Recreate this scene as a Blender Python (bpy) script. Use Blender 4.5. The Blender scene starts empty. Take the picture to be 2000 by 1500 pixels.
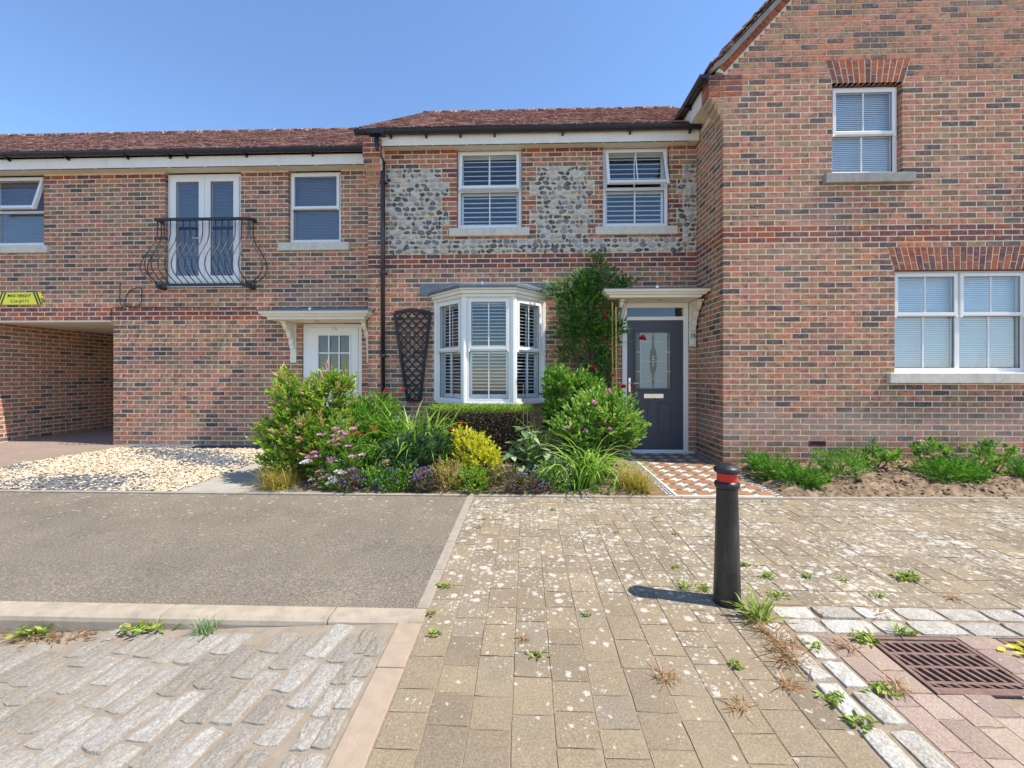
import bpy, math, random
import numpy as np
from mathutils import Vector, Matrix
random.seed(7); RNG = np.random.default_rng(7)
S = bpy.context.scene
C = S.collection
R = math.radians

# ------------------------------------------------------------------ camera, sky, sun, exposure
CAMZ = 1.30; FPX = 836.0; YAW = R(1.9); HOR = 733.0
cd = bpy.data.cameras.new('camera'); cam = bpy.data.objects.new('camera', cd); C.objects.link(cam)
cam.location = (0, 0, CAMZ); cam.rotation_euler = (R(90), 0, YAW)
cd.sensor_width = 36; cd.lens = 36*FPX/2000; cd.shift_y = -17/2000; cd.clip_start = .05; cd.clip_end = 2000
S.camera = cam
SUN_EL = R(58); SUN_AZ = R(12)           # sun from the right (+X), a little in front of the facades
sdir = Vector((math.cos(SUN_EL)*math.cos(SUN_AZ), -math.cos(SUN_EL)*math.sin(SUN_AZ), math.sin(SUN_EL)))
w = bpy.data.worlds.new('World'); S.world = w; w.use_nodes = True
nt = w.node_tree; bg = nt.nodes['Background']
sky = nt.nodes.new('ShaderNodeTexSky'); sky.sky_type = 'NISHITA'; sky.sun_disc = False
sky.sun_elevation = SUN_EL; sky.sun_rotation = R(90)+SUN_AZ
sky.air_density = 1.0; sky.dust_density = 0; sky.ozone_density = 6
nt.links.new(sky.outputs[0], bg.inputs[0]); bg.inputs[1].default_value = .135
sl = bpy.data.lights.new('sun', 'SUN'); sl.energy = 3.5; sl.angle = R(.55); sl.color = (1, .93, .83)
sun = bpy.data.objects.new('sun', sl); C.objects.link(sun); sun.location = (20, -4, 30)
sun.rotation_euler = sdir.to_track_quat('Z', 'Y').to_euler()
S.view_settings.view_transform = 'Standard'; S.view_settings.look = 'None'
S.view_settings.gamma = 1; S.view_settings.exposure = .97

# ------------------------------------------------------------------ pixel (2000 x 1500 photograph) -> world
CY, SY = math.cos(YAW), math.sin(YAW)
def W(u, v, Y):
    xc = (u-1000)/FPX; zc = (HOR-v)/FPX; dx = xc*CY-SY; dy = xc*SY+CY; t = Y/dy
    return Vector((dx*t, Y, CAMZ+zc*t))
def X_(u, Y): return W(u, 700, Y).x
def Z_(u, v, Y): return W(u, v, Y).z
def zg(y): return .022*(y-1.7)
def G(u, v):
    xc = (u-1000)/FPX; zc = (HOR-v)/FPX; dx = xc*CY-SY; dy = xc*SY+CY
    t = (CAMZ+.0374)/(.022*dy-zc)
    return Vector((dx*t, dy*t, zg(dy*t)))
def px(Y): return Y/FPX                      # metres per photo pixel at depth Y
def proj(p):
    x = p[0]*CY+p[1]*SY; y = -p[0]*SY+p[1]*CY
    if y < .05: return (-9e9, -9e9, y)
    return (1000+FPX*x/y, HOR-FPX*(p[2]-CAMZ)/y, y)

# ------------------------------------------------------------------ materials
MT = {}
def nn(t, k, **kw):
    n = t.nodes.new(k)
    for a, b in kw.items(): setattr(n, a, b)
    return n
def base(name):
    m = bpy.data.materials.new(name); m.use_nodes = True; t = m.node_tree
    MT[name] = m
    return m, t, t.nodes['Principled BSDF']
def pos(t, sc=(1, 1, 1)):
    g = nn(t, 'ShaderNodeNewGeometry'); mp = nn(t, 'ShaderNodeMapping'); mp.inputs['Scale'].default_value = sc
    t.links.new(g.outputs['Position'], mp.inputs['Vector']); return mp.outputs[0]
def noise(t, vec, scale, detail=4, rough=.6):
    n = nn(t, 'ShaderNodeTexNoise'); n.inputs['Scale'].default_value = scale
    n.inputs['Detail'].default_value = detail; n.inputs['Roughness'].default_value = rough
    t.links.new(vec, n.inputs['Vector']); return n.outputs['Fac']
def rng(t, x, a, b, c=0, d=1):
    n = nn(t, 'ShaderNodeMapRange'); n.clamp = True
    for i, q in zip(('From Min', 'From Max', 'To Min', 'To Max'), (a, b, c, d)): n.inputs[i].default_value = q
    t.links.new(x, n.inputs['Value']); return n.outputs[0]
def math_(t, op, a, b):
    n = nn(t, 'ShaderNodeMath', operation=op)
    for i, q in enumerate((a, b)):
        if isinstance(q, (int, float)): n.inputs[i].default_value = q
        else: t.links.new(q, n.inputs[i])
    return n.outputs[0]
def mix(t, fac, a, b, mode='MIX'):
    n = nn(t, 'ShaderNodeMix', data_type='RGBA', blend_type=mode)
    for s, q in ((n.inputs[0], fac), (n.inputs[6], a), (n.inputs[7], b)):
        if isinstance(q, (int, float)): s.default_value = q
        elif isinstance(q, tuple): s.default_value = (*q, 1)
        else: t.links.new(q, s)
    return n.outputs[2]
def ramp(t, fac, stops, interp='LINEAR'):
    n = nn(t, 'ShaderNodeValToRGB'); cr = n.color_ramp; cr.interpolation = interp
    while len(cr.elements) < len(stops): cr.elements.new(.5)
    for e, (p, c) in zip(cr.elements, stops): e.position = p; e.color = (*c, 1)
    t.links.new(fac, n.inputs[0]); return n.outputs[0]
def attr(t, name='rnd'):
    n = nn(t, 'ShaderNodeAttribute'); n.attribute_name = name; return n.outputs['Fac']
def bump(t, b, h, strength, dist):
    n = nn(t, 'ShaderNodeBump'); n.inputs['Strength'].default_value = strength; n.inputs['Distance'].default_value = dist
    t.links.new(h, n.inputs['Height']); t.links.new(n.outputs[0], b.inputs['Normal'])
def plain(name, col, rough=.5, var=.12, scale=8, metallic=0, bumps=0, bscale=60, spec=.5, dirt=None):
    m, t, b = base(name); p = pos(t)
    n1 = noise(t, p, scale, 5)
    k = rng(t, n1, .25, .75, 1-var, 1+var)
    c = mix(t, 1.0, col, (1, 1, 1), 'MULTIPLY')
    v = nn(t, 'ShaderNodeVectorMath', operation='SCALE'); t.links.new(c, v.inputs[0]); t.links.new(k, v.inputs['Scale'])
    out = v.outputs[0]
    if dirt:
        d = noise(t, pos(t, (1, 1, .35)), dirt[1], 6, .7)
        out = mix(t, rng(t, d, .5, .8, 0, dirt[2]), out, dirt[0])
    t.links.new(out, b.inputs['Base Color'])
    b.inputs['Roughness'].default_value = rough; b.inputs['Metallic'].default_value = metallic
    b.inputs['Specular IOR Level'].default_value = spec
    t.links.new(rng(t, n1, .3, .7, rough-.08, min(1, rough+.1)), b.inputs['Roughness'])
    if bumps: bump(t, b, noise(t, p, bscale, 4), bumps, .004)
    return m
def brickmat(name, stops, darkcol, dark, pale, palecol=(.55, .44, .36), mossz=None):
    m, t, b = base(name); p = pos(t)
    c = ramp(t, attr(t), stops)
    n1 = noise(t, pos(t, (9, 9, 13)), 1.0, 4, .65)
    c = mix(t, rng(t, n1, .47, .66, 0, dark), c, darkcol)
    c = mix(t, rng(t, noise(t, pos(t, (16, 16, 30)), 1.0, 5, .7), .5, .66, 0, .45), c, (.50, .28, .17))
    n2 = noise(t, p, 30, 6, .8)
    v = nn(t, 'ShaderNodeVectorMath', operation='SCALE'); t.links.new(c, v.inputs[0]); t.links.new(rng(t, n2, .3, .7, .66, 1.34), v.inputs['Scale'])
    c = v.outputs[0]
    n3 = noise(t, p, 9, 6, .75)
    c = mix(t, rng(t, n3, .56, .75, 0, pale), c, palecol)
    n4 = noise(t, p, .9, 3, .6)
    c = mix(t, rng(t, n4, .5, .72, 0, pale*.7), c, palecol)
    if mossz:
        g = nn(t, 'ShaderNodeSeparateXYZ'); t.links.new(p, g.inputs[0])
        mz = math_(t, 'ADD', g.outputs[2], rng(t, noise(t, p, 3, 5), .3, .7, -.22, .22))
        c = mix(t, rng(t, mz, mossz-.16, mossz+.12, .62, 0), c, (.19, .155, .07))
        c = mix(t, rng(t, math_(t, 'ABSOLUTE', math_(t, 'SUBTRACT', mz, mossz+.35), 0), .05, .3, .42, 0), c, (.40, .30, .25))
    t.links.new(c, b.inputs['Base Color']); b.inputs['Roughness'].default_value = .88
    b.inputs['Specular IOR Level'].default_value = .25
    bump(t, b, noise(t, p, 70, 5, .7), .55, .006)
    return m
MULTI = [(0, (.09, .07, .07)), (.09, (.14, .092, .082)), (.17, (.26, .138, .088)), (.34, (.37, .20, .098)),
         (.48, (.42, .25, .125)), (.55, (.46, .192, .112)), (.8, (.54, .222, .142)), (1, (.56, .20, .09))]
REDS = [(0, (.14, .058, .062)), (.35, (.21, .072, .062)), (.6, (.31, .082, .045)), (1, (.43, .115, .045))]
brickmat('brick', MULTI, (.11, .08, .075), .8, .22)
brickmat('brick_pale', MULTI, (.11, .08, .075), .75, .42, (.52, .38, .28), mossz=.28)
brickmat('brick_red', REDS, (.09, .04, .04), .35, .10)
plain('mortar', (.74, .62, .45), .95, .16, 12, bumps=.5, bscale=120, spec=.15)
plain('flint_mortar', (.66, .555, .40), .95, .14, 9, bumps=.8, bscale=60, spec=.15)
def flintmat():
    m, t, b = base('flint'); p = pos(t)
    c = ramp(t, attr(t), [(0, (.04, .04, .046)), (.28, (.09, .09, .10)), (.5, (.22, .22, .235)), (.7, (.42, .41, .40)), (.86, (.66, .63, .57)), (.95, (.42, .27, .12)), (1, (.14, .09, .045))])
    n1 = noise(t, p, 26, 5, .7)
    c = mix(t, rng(t, n1, .5, .68, 0, .55), c, (.5, .5, .5))
    e = attr(t, 'rim')
    c = mix(t, rng(t, math_(t, 'ADD', e, rng(t, noise(t, p, 60, 3), .3, .7, -.45, .45)), .75, 1.1, 0, .8), c, (.60, .56, .50))
    t.links.new(c, b.inputs['Base Color']); b.inputs['Roughness'].default_value = .38
    bump(t, b, noise(t, p, 45, 4), .4, .006); return m
flintmat()
plain('white_upvc', (.83, .80, .75), .32, .03, 3, dirt=((.62, .55, .42), 5, .16))
plain('cream_paint', (.80, .745, .62), .45, .04, 5, dirt=((.5, .42, .28), 7, .22))
plain('fascia_white', (.83, .77, .67), .4, .05, 4, dirt=((.55, .43, .27), 4, .45))
plain('soffit_cream', (.72, .645, .50), .6, .08, 5, dirt=((.42, .34, .2), 4, .35))
plain('stone_sill', (.66, .60, .485), .85, .12, 14, bumps=.35, dirt=((.28, .26, .22), 6, .5))
plain('stone_sill_dark', (.33, .31, .27), .9, .2, 14, bumps=.4, dirt=((.12, .12, .11), 6, .75))
plain('black_plastic', (.016, .018, .023), .3, .15, 20, dirt=((.05, .05, .05), 9, .15))
plain('black_iron', (.012, .013, .016), .4, .2, 30)
plain('lead', (.13, .145, .17), .5, .2, 12, metallic=.25, bumps=.2, bscale=30, dirt=((.35, .37, .38), 9, .4))
plain('door_grey', (.052, .056, .072), .42, .06, 30, bumps=.15, bscale=150)
plain('chrome', (.62, .60, .56), .18, .05, 20, metallic=1)
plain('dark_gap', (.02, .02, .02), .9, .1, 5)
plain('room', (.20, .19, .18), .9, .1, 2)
plain('blind_white', (.84, .85, .86), .5, .04, 9)
plain('blind_blue', (.22, .22, .29), .55, .05, 9)
plain('came', (.55, .55, .52), .35, .05, 20, metallic=.3)
plain('frost', (.36, .40, .37), .3, .12, 60)
plain('bevel_glass', (.10, .105, .10), .15, .5, 50)
plain('rubber_seal', (.02, .022, .03), .6, .1, 9)
plain('sign_yellow', (.72, .67, .02), .4, .05, 10)
plain('sign_black', (.012, .012, .012), .5, .1, 10)
plain('grey_print', (.50, .46, .38), .5, .05, 10)
plain('number_black', (.01, .01, .01), .4, .05, 10)
plain('timber_black', (.012, .013, .018), .55, .35, 40, bumps=.3)
plain('cane', (.60, .36, .09), .55, .2, 30)
plain('stem', (.16, .12, .06), .8, .25, 30)
plain('stem_green', (.14, .20, .045), .6, .2, 30)
plain('red_reflective', (.62, .02, .02), .25, .12, 20)
plain('rust', (.20, .115, .085), .85, .35, 30, bumps=.6, bscale=90, dirt=((.31, .23, .19), 20, .7))
plain('concrete_edge', (.33, .285, .22), .92, .16, 20, bumps=.5, dirt=((.24, .21, .16), 8, .5))
plain('kerb', (.40, .33, .24), .92, .14, 14, bumps=.6, bscale=110, dirt=((.20, .165, .125), 5, .75))
plain('kerb_flat', (.38, .29, .205), .92, .12, 14, bumps=.6, bscale=110, dirt=((.30, .24, .19), 6, .5))
plain('slab', (.37, .34, .28), .93, .16, 6, bumps=.5, bscale=70, dirt=((.22, .21, .17), 4, .5))
plain('tile_brown', (.33, .165, .078), .55, .14, 18, dirt=((.38, .27, .18), 12, .4))
plain('tile_white', (.60, .57, .50), .5, .1, 20, dirt=((.36, .32, .26), 12, .4))
plain('tile_blue', (.10, .12, .14), .5, .2, 20, dirt=((.3, .3, .28), 12, .4))
plain('sand_joint', (.27, .21, .14), 1, .3, 30, bumps=.6)
plain('sett_mortar', (.295, .24, .175), 1, .18, 16, bumps=.8, bscale=90, dirt=((.22, .175, .12), 7, .55))
plain('brick_plain', (.32, .16, .11), .9, .25, 12)
plain('bollard_black', (.018, .017, .017), .38, .3, 14, dirt=((.20, .18, .16), 7, .4))
plain('cable', (.02, .02, .022), .5, .1, 10)
def glassmat():
    m = bpy.data.materials.new('glass'); m.use_nodes = True; t = m.node_tree; t.nodes.clear(); MT['glass'] = m
    o = nn(t, 'ShaderNodeOutputMaterial'); mx = nn(t, 'ShaderNodeMixShader'); tr = nn(t, 'ShaderNodeBsdfTransparent')
    gl = nn(t, 'ShaderNodeBsdfGlossy'); gl.inputs['Roughness'].default_value = .015
    tr.inputs[0].default_value = (.95, .975, .98, 1); fr = nn(t, 'ShaderNodeFresnel'); gm = nn(t, 'ShaderNodeNewGeometry'); t.links.new(rng(t, gm.outputs['Backfacing'], 0, 1, 1.55, 1/1.55), fr.inputs[0])
    t.links.new(rng(t, fr.outputs[0], 0, 1, .02, 1), mx.inputs[0]); t.links.new(tr.outputs[0], mx.inputs[1]); t.links.new(gl.outputs[0], mx.inputs[2]); t.links.new(mx.outputs[0], o.inputs[0])
glassmat()
def tilemat():
    m, t, b = base('roof_tile'); p = pos(t)
    c = ramp(t, attr(t), [(0, (.14, .07, .062)), (.5, (.24, .10, .08)), (.8, (.35, .16, .125)), (1, (.56, .36, .28))])
    c = mix(t, rng(t, noise(t, p, 3, 4), .5, .75, 0, .4), c, (.14, .075, .07))
    l = noise(t, p, 17, 3, .8)
    c = mix(t, rng(t, l, .54, .61, 0, .85), c, (.66, .53, .44))
    g = noise(t, p, 5.5, 3, .7); c = mix(t, rng(t, g, .66, .74, 0, .6), c, (.36, .27, .10))
    t.links.new(c, b.inputs['Base Color']); b.inputs['Roughness'].default_value = .9
    bump(t, b, l, .4, .006)
tilemat()
def pavermat(name, stops, lich=1.0):
    m, t, b = base(name); p = pos(t)
    c = ramp(t, attr(t), stops)
    n1 = noise(t, p, 130, 3, .8); n2 = noise(t, p, 5, 5, .7)
    v = nn(t, 'ShaderNodeVectorMath', operation='SCALE'); t.links.new(c, v.inputs[0]); t.links.new(rng(t, n1, .3, .7, .66, 1.34), v.inputs['Scale'])
    c = v.outputs[0]
    c = mix(t, rng(t, n2, .48, .75, 0, .35), c, (.20, .165, .115))
    c = mix(t, rng(t, noise(t, p, 2.1, 4, .6), .5, .7, 0, .35), c, (.38, .305, .19))
    # round white lichen colonies with ragged rims, denser where the paving stays damp near the beds
    s = nn(t, 'ShaderNodeSeparateXYZ'); t.links.new(p, s.inputs[0])
    dens = math_(t, 'ADD', rng(t, noise(t, p, 1.7, 4, .65), .3, .7, -.16, .16), rng(t, s.outputs[1], 1.35, 2.7, -.17, .085))
    for sc, k in ((15, .72), (30, .7), (62, .6)):
        vo = nn(t, 'ShaderNodeTexVoronoi'); vo.inputs['Scale'].default_value = sc; vo.inputs['Randomness'].default_value = 1
        nv = nn(t, 'ShaderNodeTexNoise'); nv.inputs['Scale'].default_value = 90; t.links.new(p, nv.inputs['Vector'])
        mv = nn(t, 'ShaderNodeVectorMath', operation='MULTIPLY_ADD'); t.links.new(nv.outputs['Color'], mv.inputs[0])
        mv.inputs[1].default_value = (.022, .022, .022); t.links.new(p, mv.inputs[2]); t.links.new(mv.outputs[0], vo.inputs['Vector'])
        sx = nn(t, 'ShaderNodeSeparateColor'); t.links.new(vo.outputs['Color'], sx.inputs[0])
        size = math_(t, 'MULTIPLY', math_(t, 'ADD', dens, rng(t, sx.outputs[0], 0, 1, -.06, .36)), lich)
        d = math_(t, 'SUBTRACT', size, vo.outputs['Distance'])
        f = rng(t, d, .0, .07, 0, k)
        c = mix(t, f, c, (.55, .52, .45))
    t.links.new(c, b.inputs['Base Color']); b.inputs['Roughness'].default_value = .95; b.inputs['Specular IOR Level'].default_value = .15
    bump(t, b, math_(t, 'ADD', math_(t, 'MULTIPLY', n1, .5), noise(t, p, 22, 5, .7)), .6, .007)
pavermat('paver', [(0, (.22, .176, .118)), (.35, (.255, .203, .135)), (.75, (.29, .228, .145)), (1, (.255, .21, .15))])
pavermat('paver_pink', [(0, (.30, .22, .18)), (.5, (.37, .27, .215)), (1, (.42, .33, .26))], .55)
def asphaltmat():
    m, t, b = base('asphalt'); p = pos(t)
    n1 = noise(t, p, 75, 4, .9); n2 = noise(t, p, 1.5, 5, .65)
    c = ramp(t, n1, [(.32, (.085, .07, .054)), (.5, (.20, .167, .127)), (.62, (.31, .262, .20)), (.72, (.60, .54, .43))])
    v = nn(t, 'ShaderNodeVectorMath', operation='SCALE'); t.links.new(c, v.inputs[0]); t.links.new(rng(t, n2, .3, .7, .82, 1.15), v.inputs['Scale']); c = v.outputs[0]
    s = nn(t, 'ShaderNodeSeparateXYZ'); t.links.new(p, s.inputs[0])
    vo = nn(t, 'ShaderNodeTexVoronoi'); vo.inputs['Scale'].default_value = 16; t.links.new(p, vo.inputs['Vector'])
    sx = nn(t, 'ShaderNodeSeparateColor'); t.links.new(vo.outputs['Color'], sx.inputs[0])
    size = math_(t, 'ADD', rng(t, sx.outputs[0], .2, 1, -.1, .27), rng(t, s.outputs[1], 2.4, 4.2, -.17, .12))
    c = mix(t, rng(t, math_(t, 'SUBTRACT', size, vo.outputs['Distance']), 0, .1, 0, .6), c, (.50, .45, .37))
    t.links.new(c, b.inputs['Base Color']); b.inputs['Roughness'].default_value = .95; b.inputs['Specular IOR Level'].default_value = .2
    bump(t, b, n1, .8, .006)
asphaltmat()
def granite(name, stops):
    m, t, b = base(name); p = pos(t)
    c = ramp(t, attr(t), stops)
    n1 = noise(t, p, 95, 4, .8)
    v = nn(t, 'ShaderNodeVectorMath', operation='SCALE'); t.links.new(c, v.inputs[0]); t.links.new(rng(t, n1, .3, .7, .55, 1.4), v.inputs['Scale']); c = v.outputs[0]
    c = mix(t, rng(t, noise(t, p, 11, 5, .7), .5, .68, 0, .6), c, (.30, .24, .17))
    t.links.new(c, b.inputs['Base Color']); b.inputs['Roughness'].default_value = .9; b.inputs['Specular IOR Level'].default_value = .3
    bump(t, b, noise(t, p, 38, 5, .75), .9, .012)
granite('granite', [(0, (.285, .25, .20)), (.5, (.345, .31, .255)), (1, (.42, .39, .335))])
granite('granite_pale', [(0, (.42, .385, .32)), (.5, (.50, .465, .395)), (1, (.58, .55, .48))])
def stopsmat(name, stops, rough=.9, nscale=40, var=.3, bmp=.4):
    m, t, b = base(name); p = pos(t); c = ramp(t, attr(t), stops)
    n1 = noise(t, p, nscale, 4, .7)
    v = nn(t, 'ShaderNodeVectorMath', operation='SCALE'); t.links.new(c, v.inputs[0]); t.links.new(rng(t, n1, .3, .7, 1-var, 1+var), v.inputs['Scale'])
    t.links.new(v.outputs[0], b.inputs['Base Color']); b.inputs['Roughness'].default_value = rough; b.inputs['Specular IOR Level'].default_value = .25
    if bmp: bump(t, b, n1, bmp, .006)
stopsmat('gravel', [(0, (.10, .115, .135)), (.17, (.20, .21, .225)), (.19, (.42, .29, .155)), (.4, (.53, .41, .255)), (.75, (.60, .51, .37)), (1, (.64, .58, .47))])
stopsmat('soil', [(0, (.13, .09, .055)), (.5, (.215, .15, .092)), (1, (.31, .225, .145))], 1, 30, .4)
def leafmat(name, stops, trans=.36, rough=.42):
    m, t, b = base(name); p = pos(t)
    c = ramp(t, attr(t), stops)
    n1 = noise(t, p, 35, 2)
    v = nn(t, 'ShaderNodeVectorMath', operation='SCALE'); t.links.new(c, v.inputs[0]); t.links.new(rng(t, n1, .3, .7, .75, 1.25), v.inputs['Scale']); c = v.outputs[0]
    t.links.new(c, b.inputs['Base Color']); b.inputs['Roughness'].default_value = rough; b.inputs['Specular IOR Level'].default_value = .38
    tl = nn(t, 'ShaderNodeBsdfTranslucent'); mx = nn(t, 'ShaderNodeMixShader'); mx.inputs[0].default_value = trans
    t.links.new(c, tl.inputs[0]); t.links.new(b.outputs[0], mx.inputs[1]); t.links.new(tl.outputs[0], mx.inputs[2])
    t.links.new(mx.outputs[0], t.nodes['Material Output'].inputs[0])
leafmat('leaf_bush', [(0, (.08, .17, .015)), (.35, (.20, .38, .03)), (.7, (.36, .55, .05)), (.86, (.54, .54, .09)), (.95, (.62, .32, .14)), (1, (.68, .38, .30))])
leafmat('leaf_mid', [(0, (.06, .17, .018)), (.5, (.17, .37, .03)), (.85, (.34, .53, .07)), (1, (.48, .52, .10))])
leafmat('leaf_rose', [(0, (.035, .12, .018)), (.5, (.09, .25, .035)), (.85, (.22, .42, .06)), (1, (.50, .60, .16))])
leafmat('leaf_rosebush', [(0, (.06, .16, .02)), (.4, (.17, .36, .04)), (.75, (.33, .52, .07)), (1, (.55, .58, .18))])
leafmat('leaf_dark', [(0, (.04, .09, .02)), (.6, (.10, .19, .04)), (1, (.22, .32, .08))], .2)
leafmat('leaf_pine', [(0, (.05, .12, .035)), (.6, (.12, .23, .075)), (1, (.24, .36, .14))], .2)
leafmat('leaf_purple', [(0, (.07, .11, .03)), (.4, (.17, .22, .05)), (.6, (.22, .08, .09)), (1, (.40, .15, .17))], .25)
leafmat('leaf_hedge', [(0, (.09, .2, .015)), (.5, (.28, .46, .035)), (1, (.46, .60, .07))])
leafmat('leaf_gold', [(0, (.42, .46, .02)), (.4, (.72, .70, .04)), (1, (.85, .78, .10))])
leafmat('leaf_grey', [(0, (.14, .23, .09)), (.6, (.30, .40, .18)), (1, (.50, .57, .32))])
leafmat('leaf_strap', [(0, (.12, .28, .02)), (.6, (.27, .50, .05)), (1, (.50, .62, .16))])
leafmat('leaf_sedge', [(0, (.30, .21, .04)), (.5, (.52, .40, .07)), (1, (.50, .50, .11))])
leafmat('leaf_juniper', [(0, (.05, .17, .016)), (.5, (.15, .37, .03)), (1, (.34, .57, .06))], .25)
leafmat('leaf_dry', [(0, (0.300, 0.190, 0.090)), (.6, (0.480, 0.350, 0.170)), (1, (0.550, 0.200, 0.080))])
leafmat('leaf_weed', [(0, (.13, .22, .02)), (.7, (.32, .45, .05)), (1, (.52, .48, .11))])
leafmat('petal_pink', [(0, (.74, .24, .46)), (.6, (.82, .42, .58)), (1, (.86, .62, .70))], .3, .6)
leafmat('petal_white', [(0, (.70, .68, .68)), (1, (.82, .81, .80))], .3, .6)
leafmat('petal_red', [(0, (.42, .012, .02)), (1, (.64, .03, .035))], .25, .55)
leafmat('petal_crimson', [(0, (.28, .006, .03)), (1, (.52, .012, .06))], .25, .55)
leafmat('petal_purple', [(0, (.16, .06, .50)), (1, (.34, .17, .78))], .25, .6)
leafmat('petal_pale', [(0, (.50, .42, .36)), (1, (.72, .66, .62))], .3, .6)

# ------------------------------------------------------------------ mesh helpers
def wl(o):
    v = Vector((0, 0, 0))
    while o is not None: v = v+o.location; o = o.parent
    return v
def tag(o, label=None, cat=None, group=None, kind=None):
    if label: o['label'] = label
    if cat: o['category'] = cat
    if group: o['group'] = group
    if kind: o['kind'] = kind
    return o
def thing(name, loc, label, cat, group=None):
    o = bpy.data.objects.new(name, None); C.objects.link(o); o.location = loc; o.empty_display_size = .1
    return tag(o, label, cat, group)
def link(name, me, parent=None, loc=None):
    o = bpy.data.objects.new(name, me); C.objects.link(o); o.parent = parent
    if loc is not None: o.location = Vector(loc)-(wl(parent) if parent else Vector())
    return o
class M:
    """collects geometry in world (or given local) coordinates; build() makes ONE mesh object"""
    def __init__(s, xf=None): s.v = []; s.f = []; s.xf = xf
    def add(s, vs, fs, xf=None):
        n = len(s.v); x = xf or s.xf
        s.v += [tuple(x @ Vector(p)) if x else tuple(p) for p in vs]
        s.f += [tuple(i+n for i in f) for f in fs]; return s
    def box(s, x0, x1, y0, y1, z0, z1, xf=None):
        return s.add([(x0, y0, z0), (x1, y0, z0), (x1, y1, z0), (x0, y1, z0), (x0, y0, z1), (x1, y0, z1), (x1, y1, z1), (x0, y1, z1)],
              [(3, 2, 1, 0), (4, 5, 6, 7), (0, 1, 5, 4), (1, 2, 6, 5), (2, 3, 7, 6), (3, 0, 4, 7)], xf)
    def ring(s, x0, x1, z0, z1, wd, y0, y1, xf=None, wb=None, wt=None):
        wb = wd if wb is None else wb; wt = wd if wt is None else wt
        a = [(x0, z0), (x1, z0), (x1, z1), (x0, z1)]; b = [(x0+wd, z0+wb), (x1-wd, z0+wb), (x1-wd, z1-wt), (x0+wd, z1-wt)]
        vs = [(p[0], y0, p[1]) for p in a+b]+[(p[0], y1, p[1]) for p in a+b]; fs = []
        for i in range(4):
            j = (i+1) % 4
            fs += [(i, j, 4+j, 4+i), (8+j, 8+i, 12+i, 12+j), (j, i, 8+i, 8+j), (4+i, 4+j, 12+j, 12+i)]
        return s.add(vs, fs, xf)
    def prism(s, poly, a, b, axis='y', xf=None):
        n = len(poly)
        def P(p, c): return {'y': (p[0], c, p[1]), 'x': (c, p[0], p[1]), 'z': (p[0], p[1], c)}[axis]
        vs = [P(p, a) for p in poly]+[P(p, b) for p in poly]
        fs = [tuple(range(n)), tuple(range(2*n-1, n-1, -1))]+[(i, i+n, (i+1) % n+n, (i+1) % n) for i in range(n)]
        return s.add(vs, fs, xf)
    def tube(s, pts, r, n=8, xf=None, cap=True):
        pts = [Vector(p) for p in pts]; rs = r if isinstance(r, (list, tuple)) else [r]*len(pts); vs = []; fs = []
        for i, p in enumerate(pts):
            d = (pts[min(i+1, len(pts)-1)]-pts[max(i-1, 0)]).normalized()
            a = d.cross(Vector((0, 0, 1)) if abs(d.z) < .9 else Vector((1, 0, 0))).normalized(); b = d.cross(a)
            vs += [p+(a*math.cos(6.28319*k/n)+b*math.sin(6.28319*k/n))*rs[i] for k in range(n)]
        for i in range(len(pts)-1):
            for k in range(n): fs.append((i*n+k, i*n+(k+1) % n, (i+1)*n+(k+1) % n, (i+1)*n+k))
        if cap: fs += [tuple(range(n-1, -1, -1)), tuple(range((len(pts)-1)*n, len(pts)*n))]
        return s.add(vs, fs, xf)
    def lathe(s, prof, c, n=28):
        vs = []; fs = []
        for r, z in prof: vs += [(c[0]+r*math.cos(6.28319*k/n), c[1]+r*math.sin(6.28319*k/n), c[2]+z) for k in range(n)]
        for i in range(len(prof)-1):
            for k in range(n): fs.append((i*n+k, i*n+(k+1) % n, (i+1)*n+(k+1) % n, (i+1)*n+k))
        fs += [tuple(range(n-1, -1, -1)), tuple(range((len(prof)-1)*n, len(prof)*n))]
        return s.add(vs, fs)
    def build(s, name, mat, parent=None, smooth=False, bevel=0, kind=None, org=None):
        o0 = wl(parent) if parent else Vector(org or (0, 0, 0))
        me = bpy.data.meshes.new(name); me.from_pydata([(p[0]-o0.x, p[1]-o0.y, p[2]-o0.z) for p in s.v], [], s.f); me.update()
        me.materials.append(MT[mat])
        if smooth: me.shade_smooth()
        o = link(name, me, parent)
        if parent is None and org: o.location = org
        if bevel:
            b = o.modifiers.new('bevel', 'BEVEL'); b.width = bevel; b.segments = 2; b.limit_method = 'ANGLE'; b.angle_limit = R(40)
        if kind: o['kind'] = kind
        return o
def npmesh(name, V, F, mat, attrs=None, smooth=False):
    me = bpy.data.meshes.new(name); V = np.asarray(V, np.float32); F = np.asarray(F, np.int32); k = F.shape[1]
    me.vertices.add(len(V)); me.vertices.foreach_set('co', V.ravel())
    me.loops.add(F.size); me.loops.foreach_set('vertex_index', F.ravel())
    me.polygons.add(len(F)); me.polygons.foreach_set('loop_start', np.arange(0, F.size, k, dtype=np.int32))
    me.update(calc_edges=True); me.materials.append(MT[mat])
    for a, d in (attrs or {}).items():
        at = me.attributes.new(a, 'FLOAT', 'POINT'); at.data.foreach_set('value', np.asarray(d, np.float32))
    if smooth: me.shade_smooth()
    else: me.shade_flat()
    return me
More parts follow.
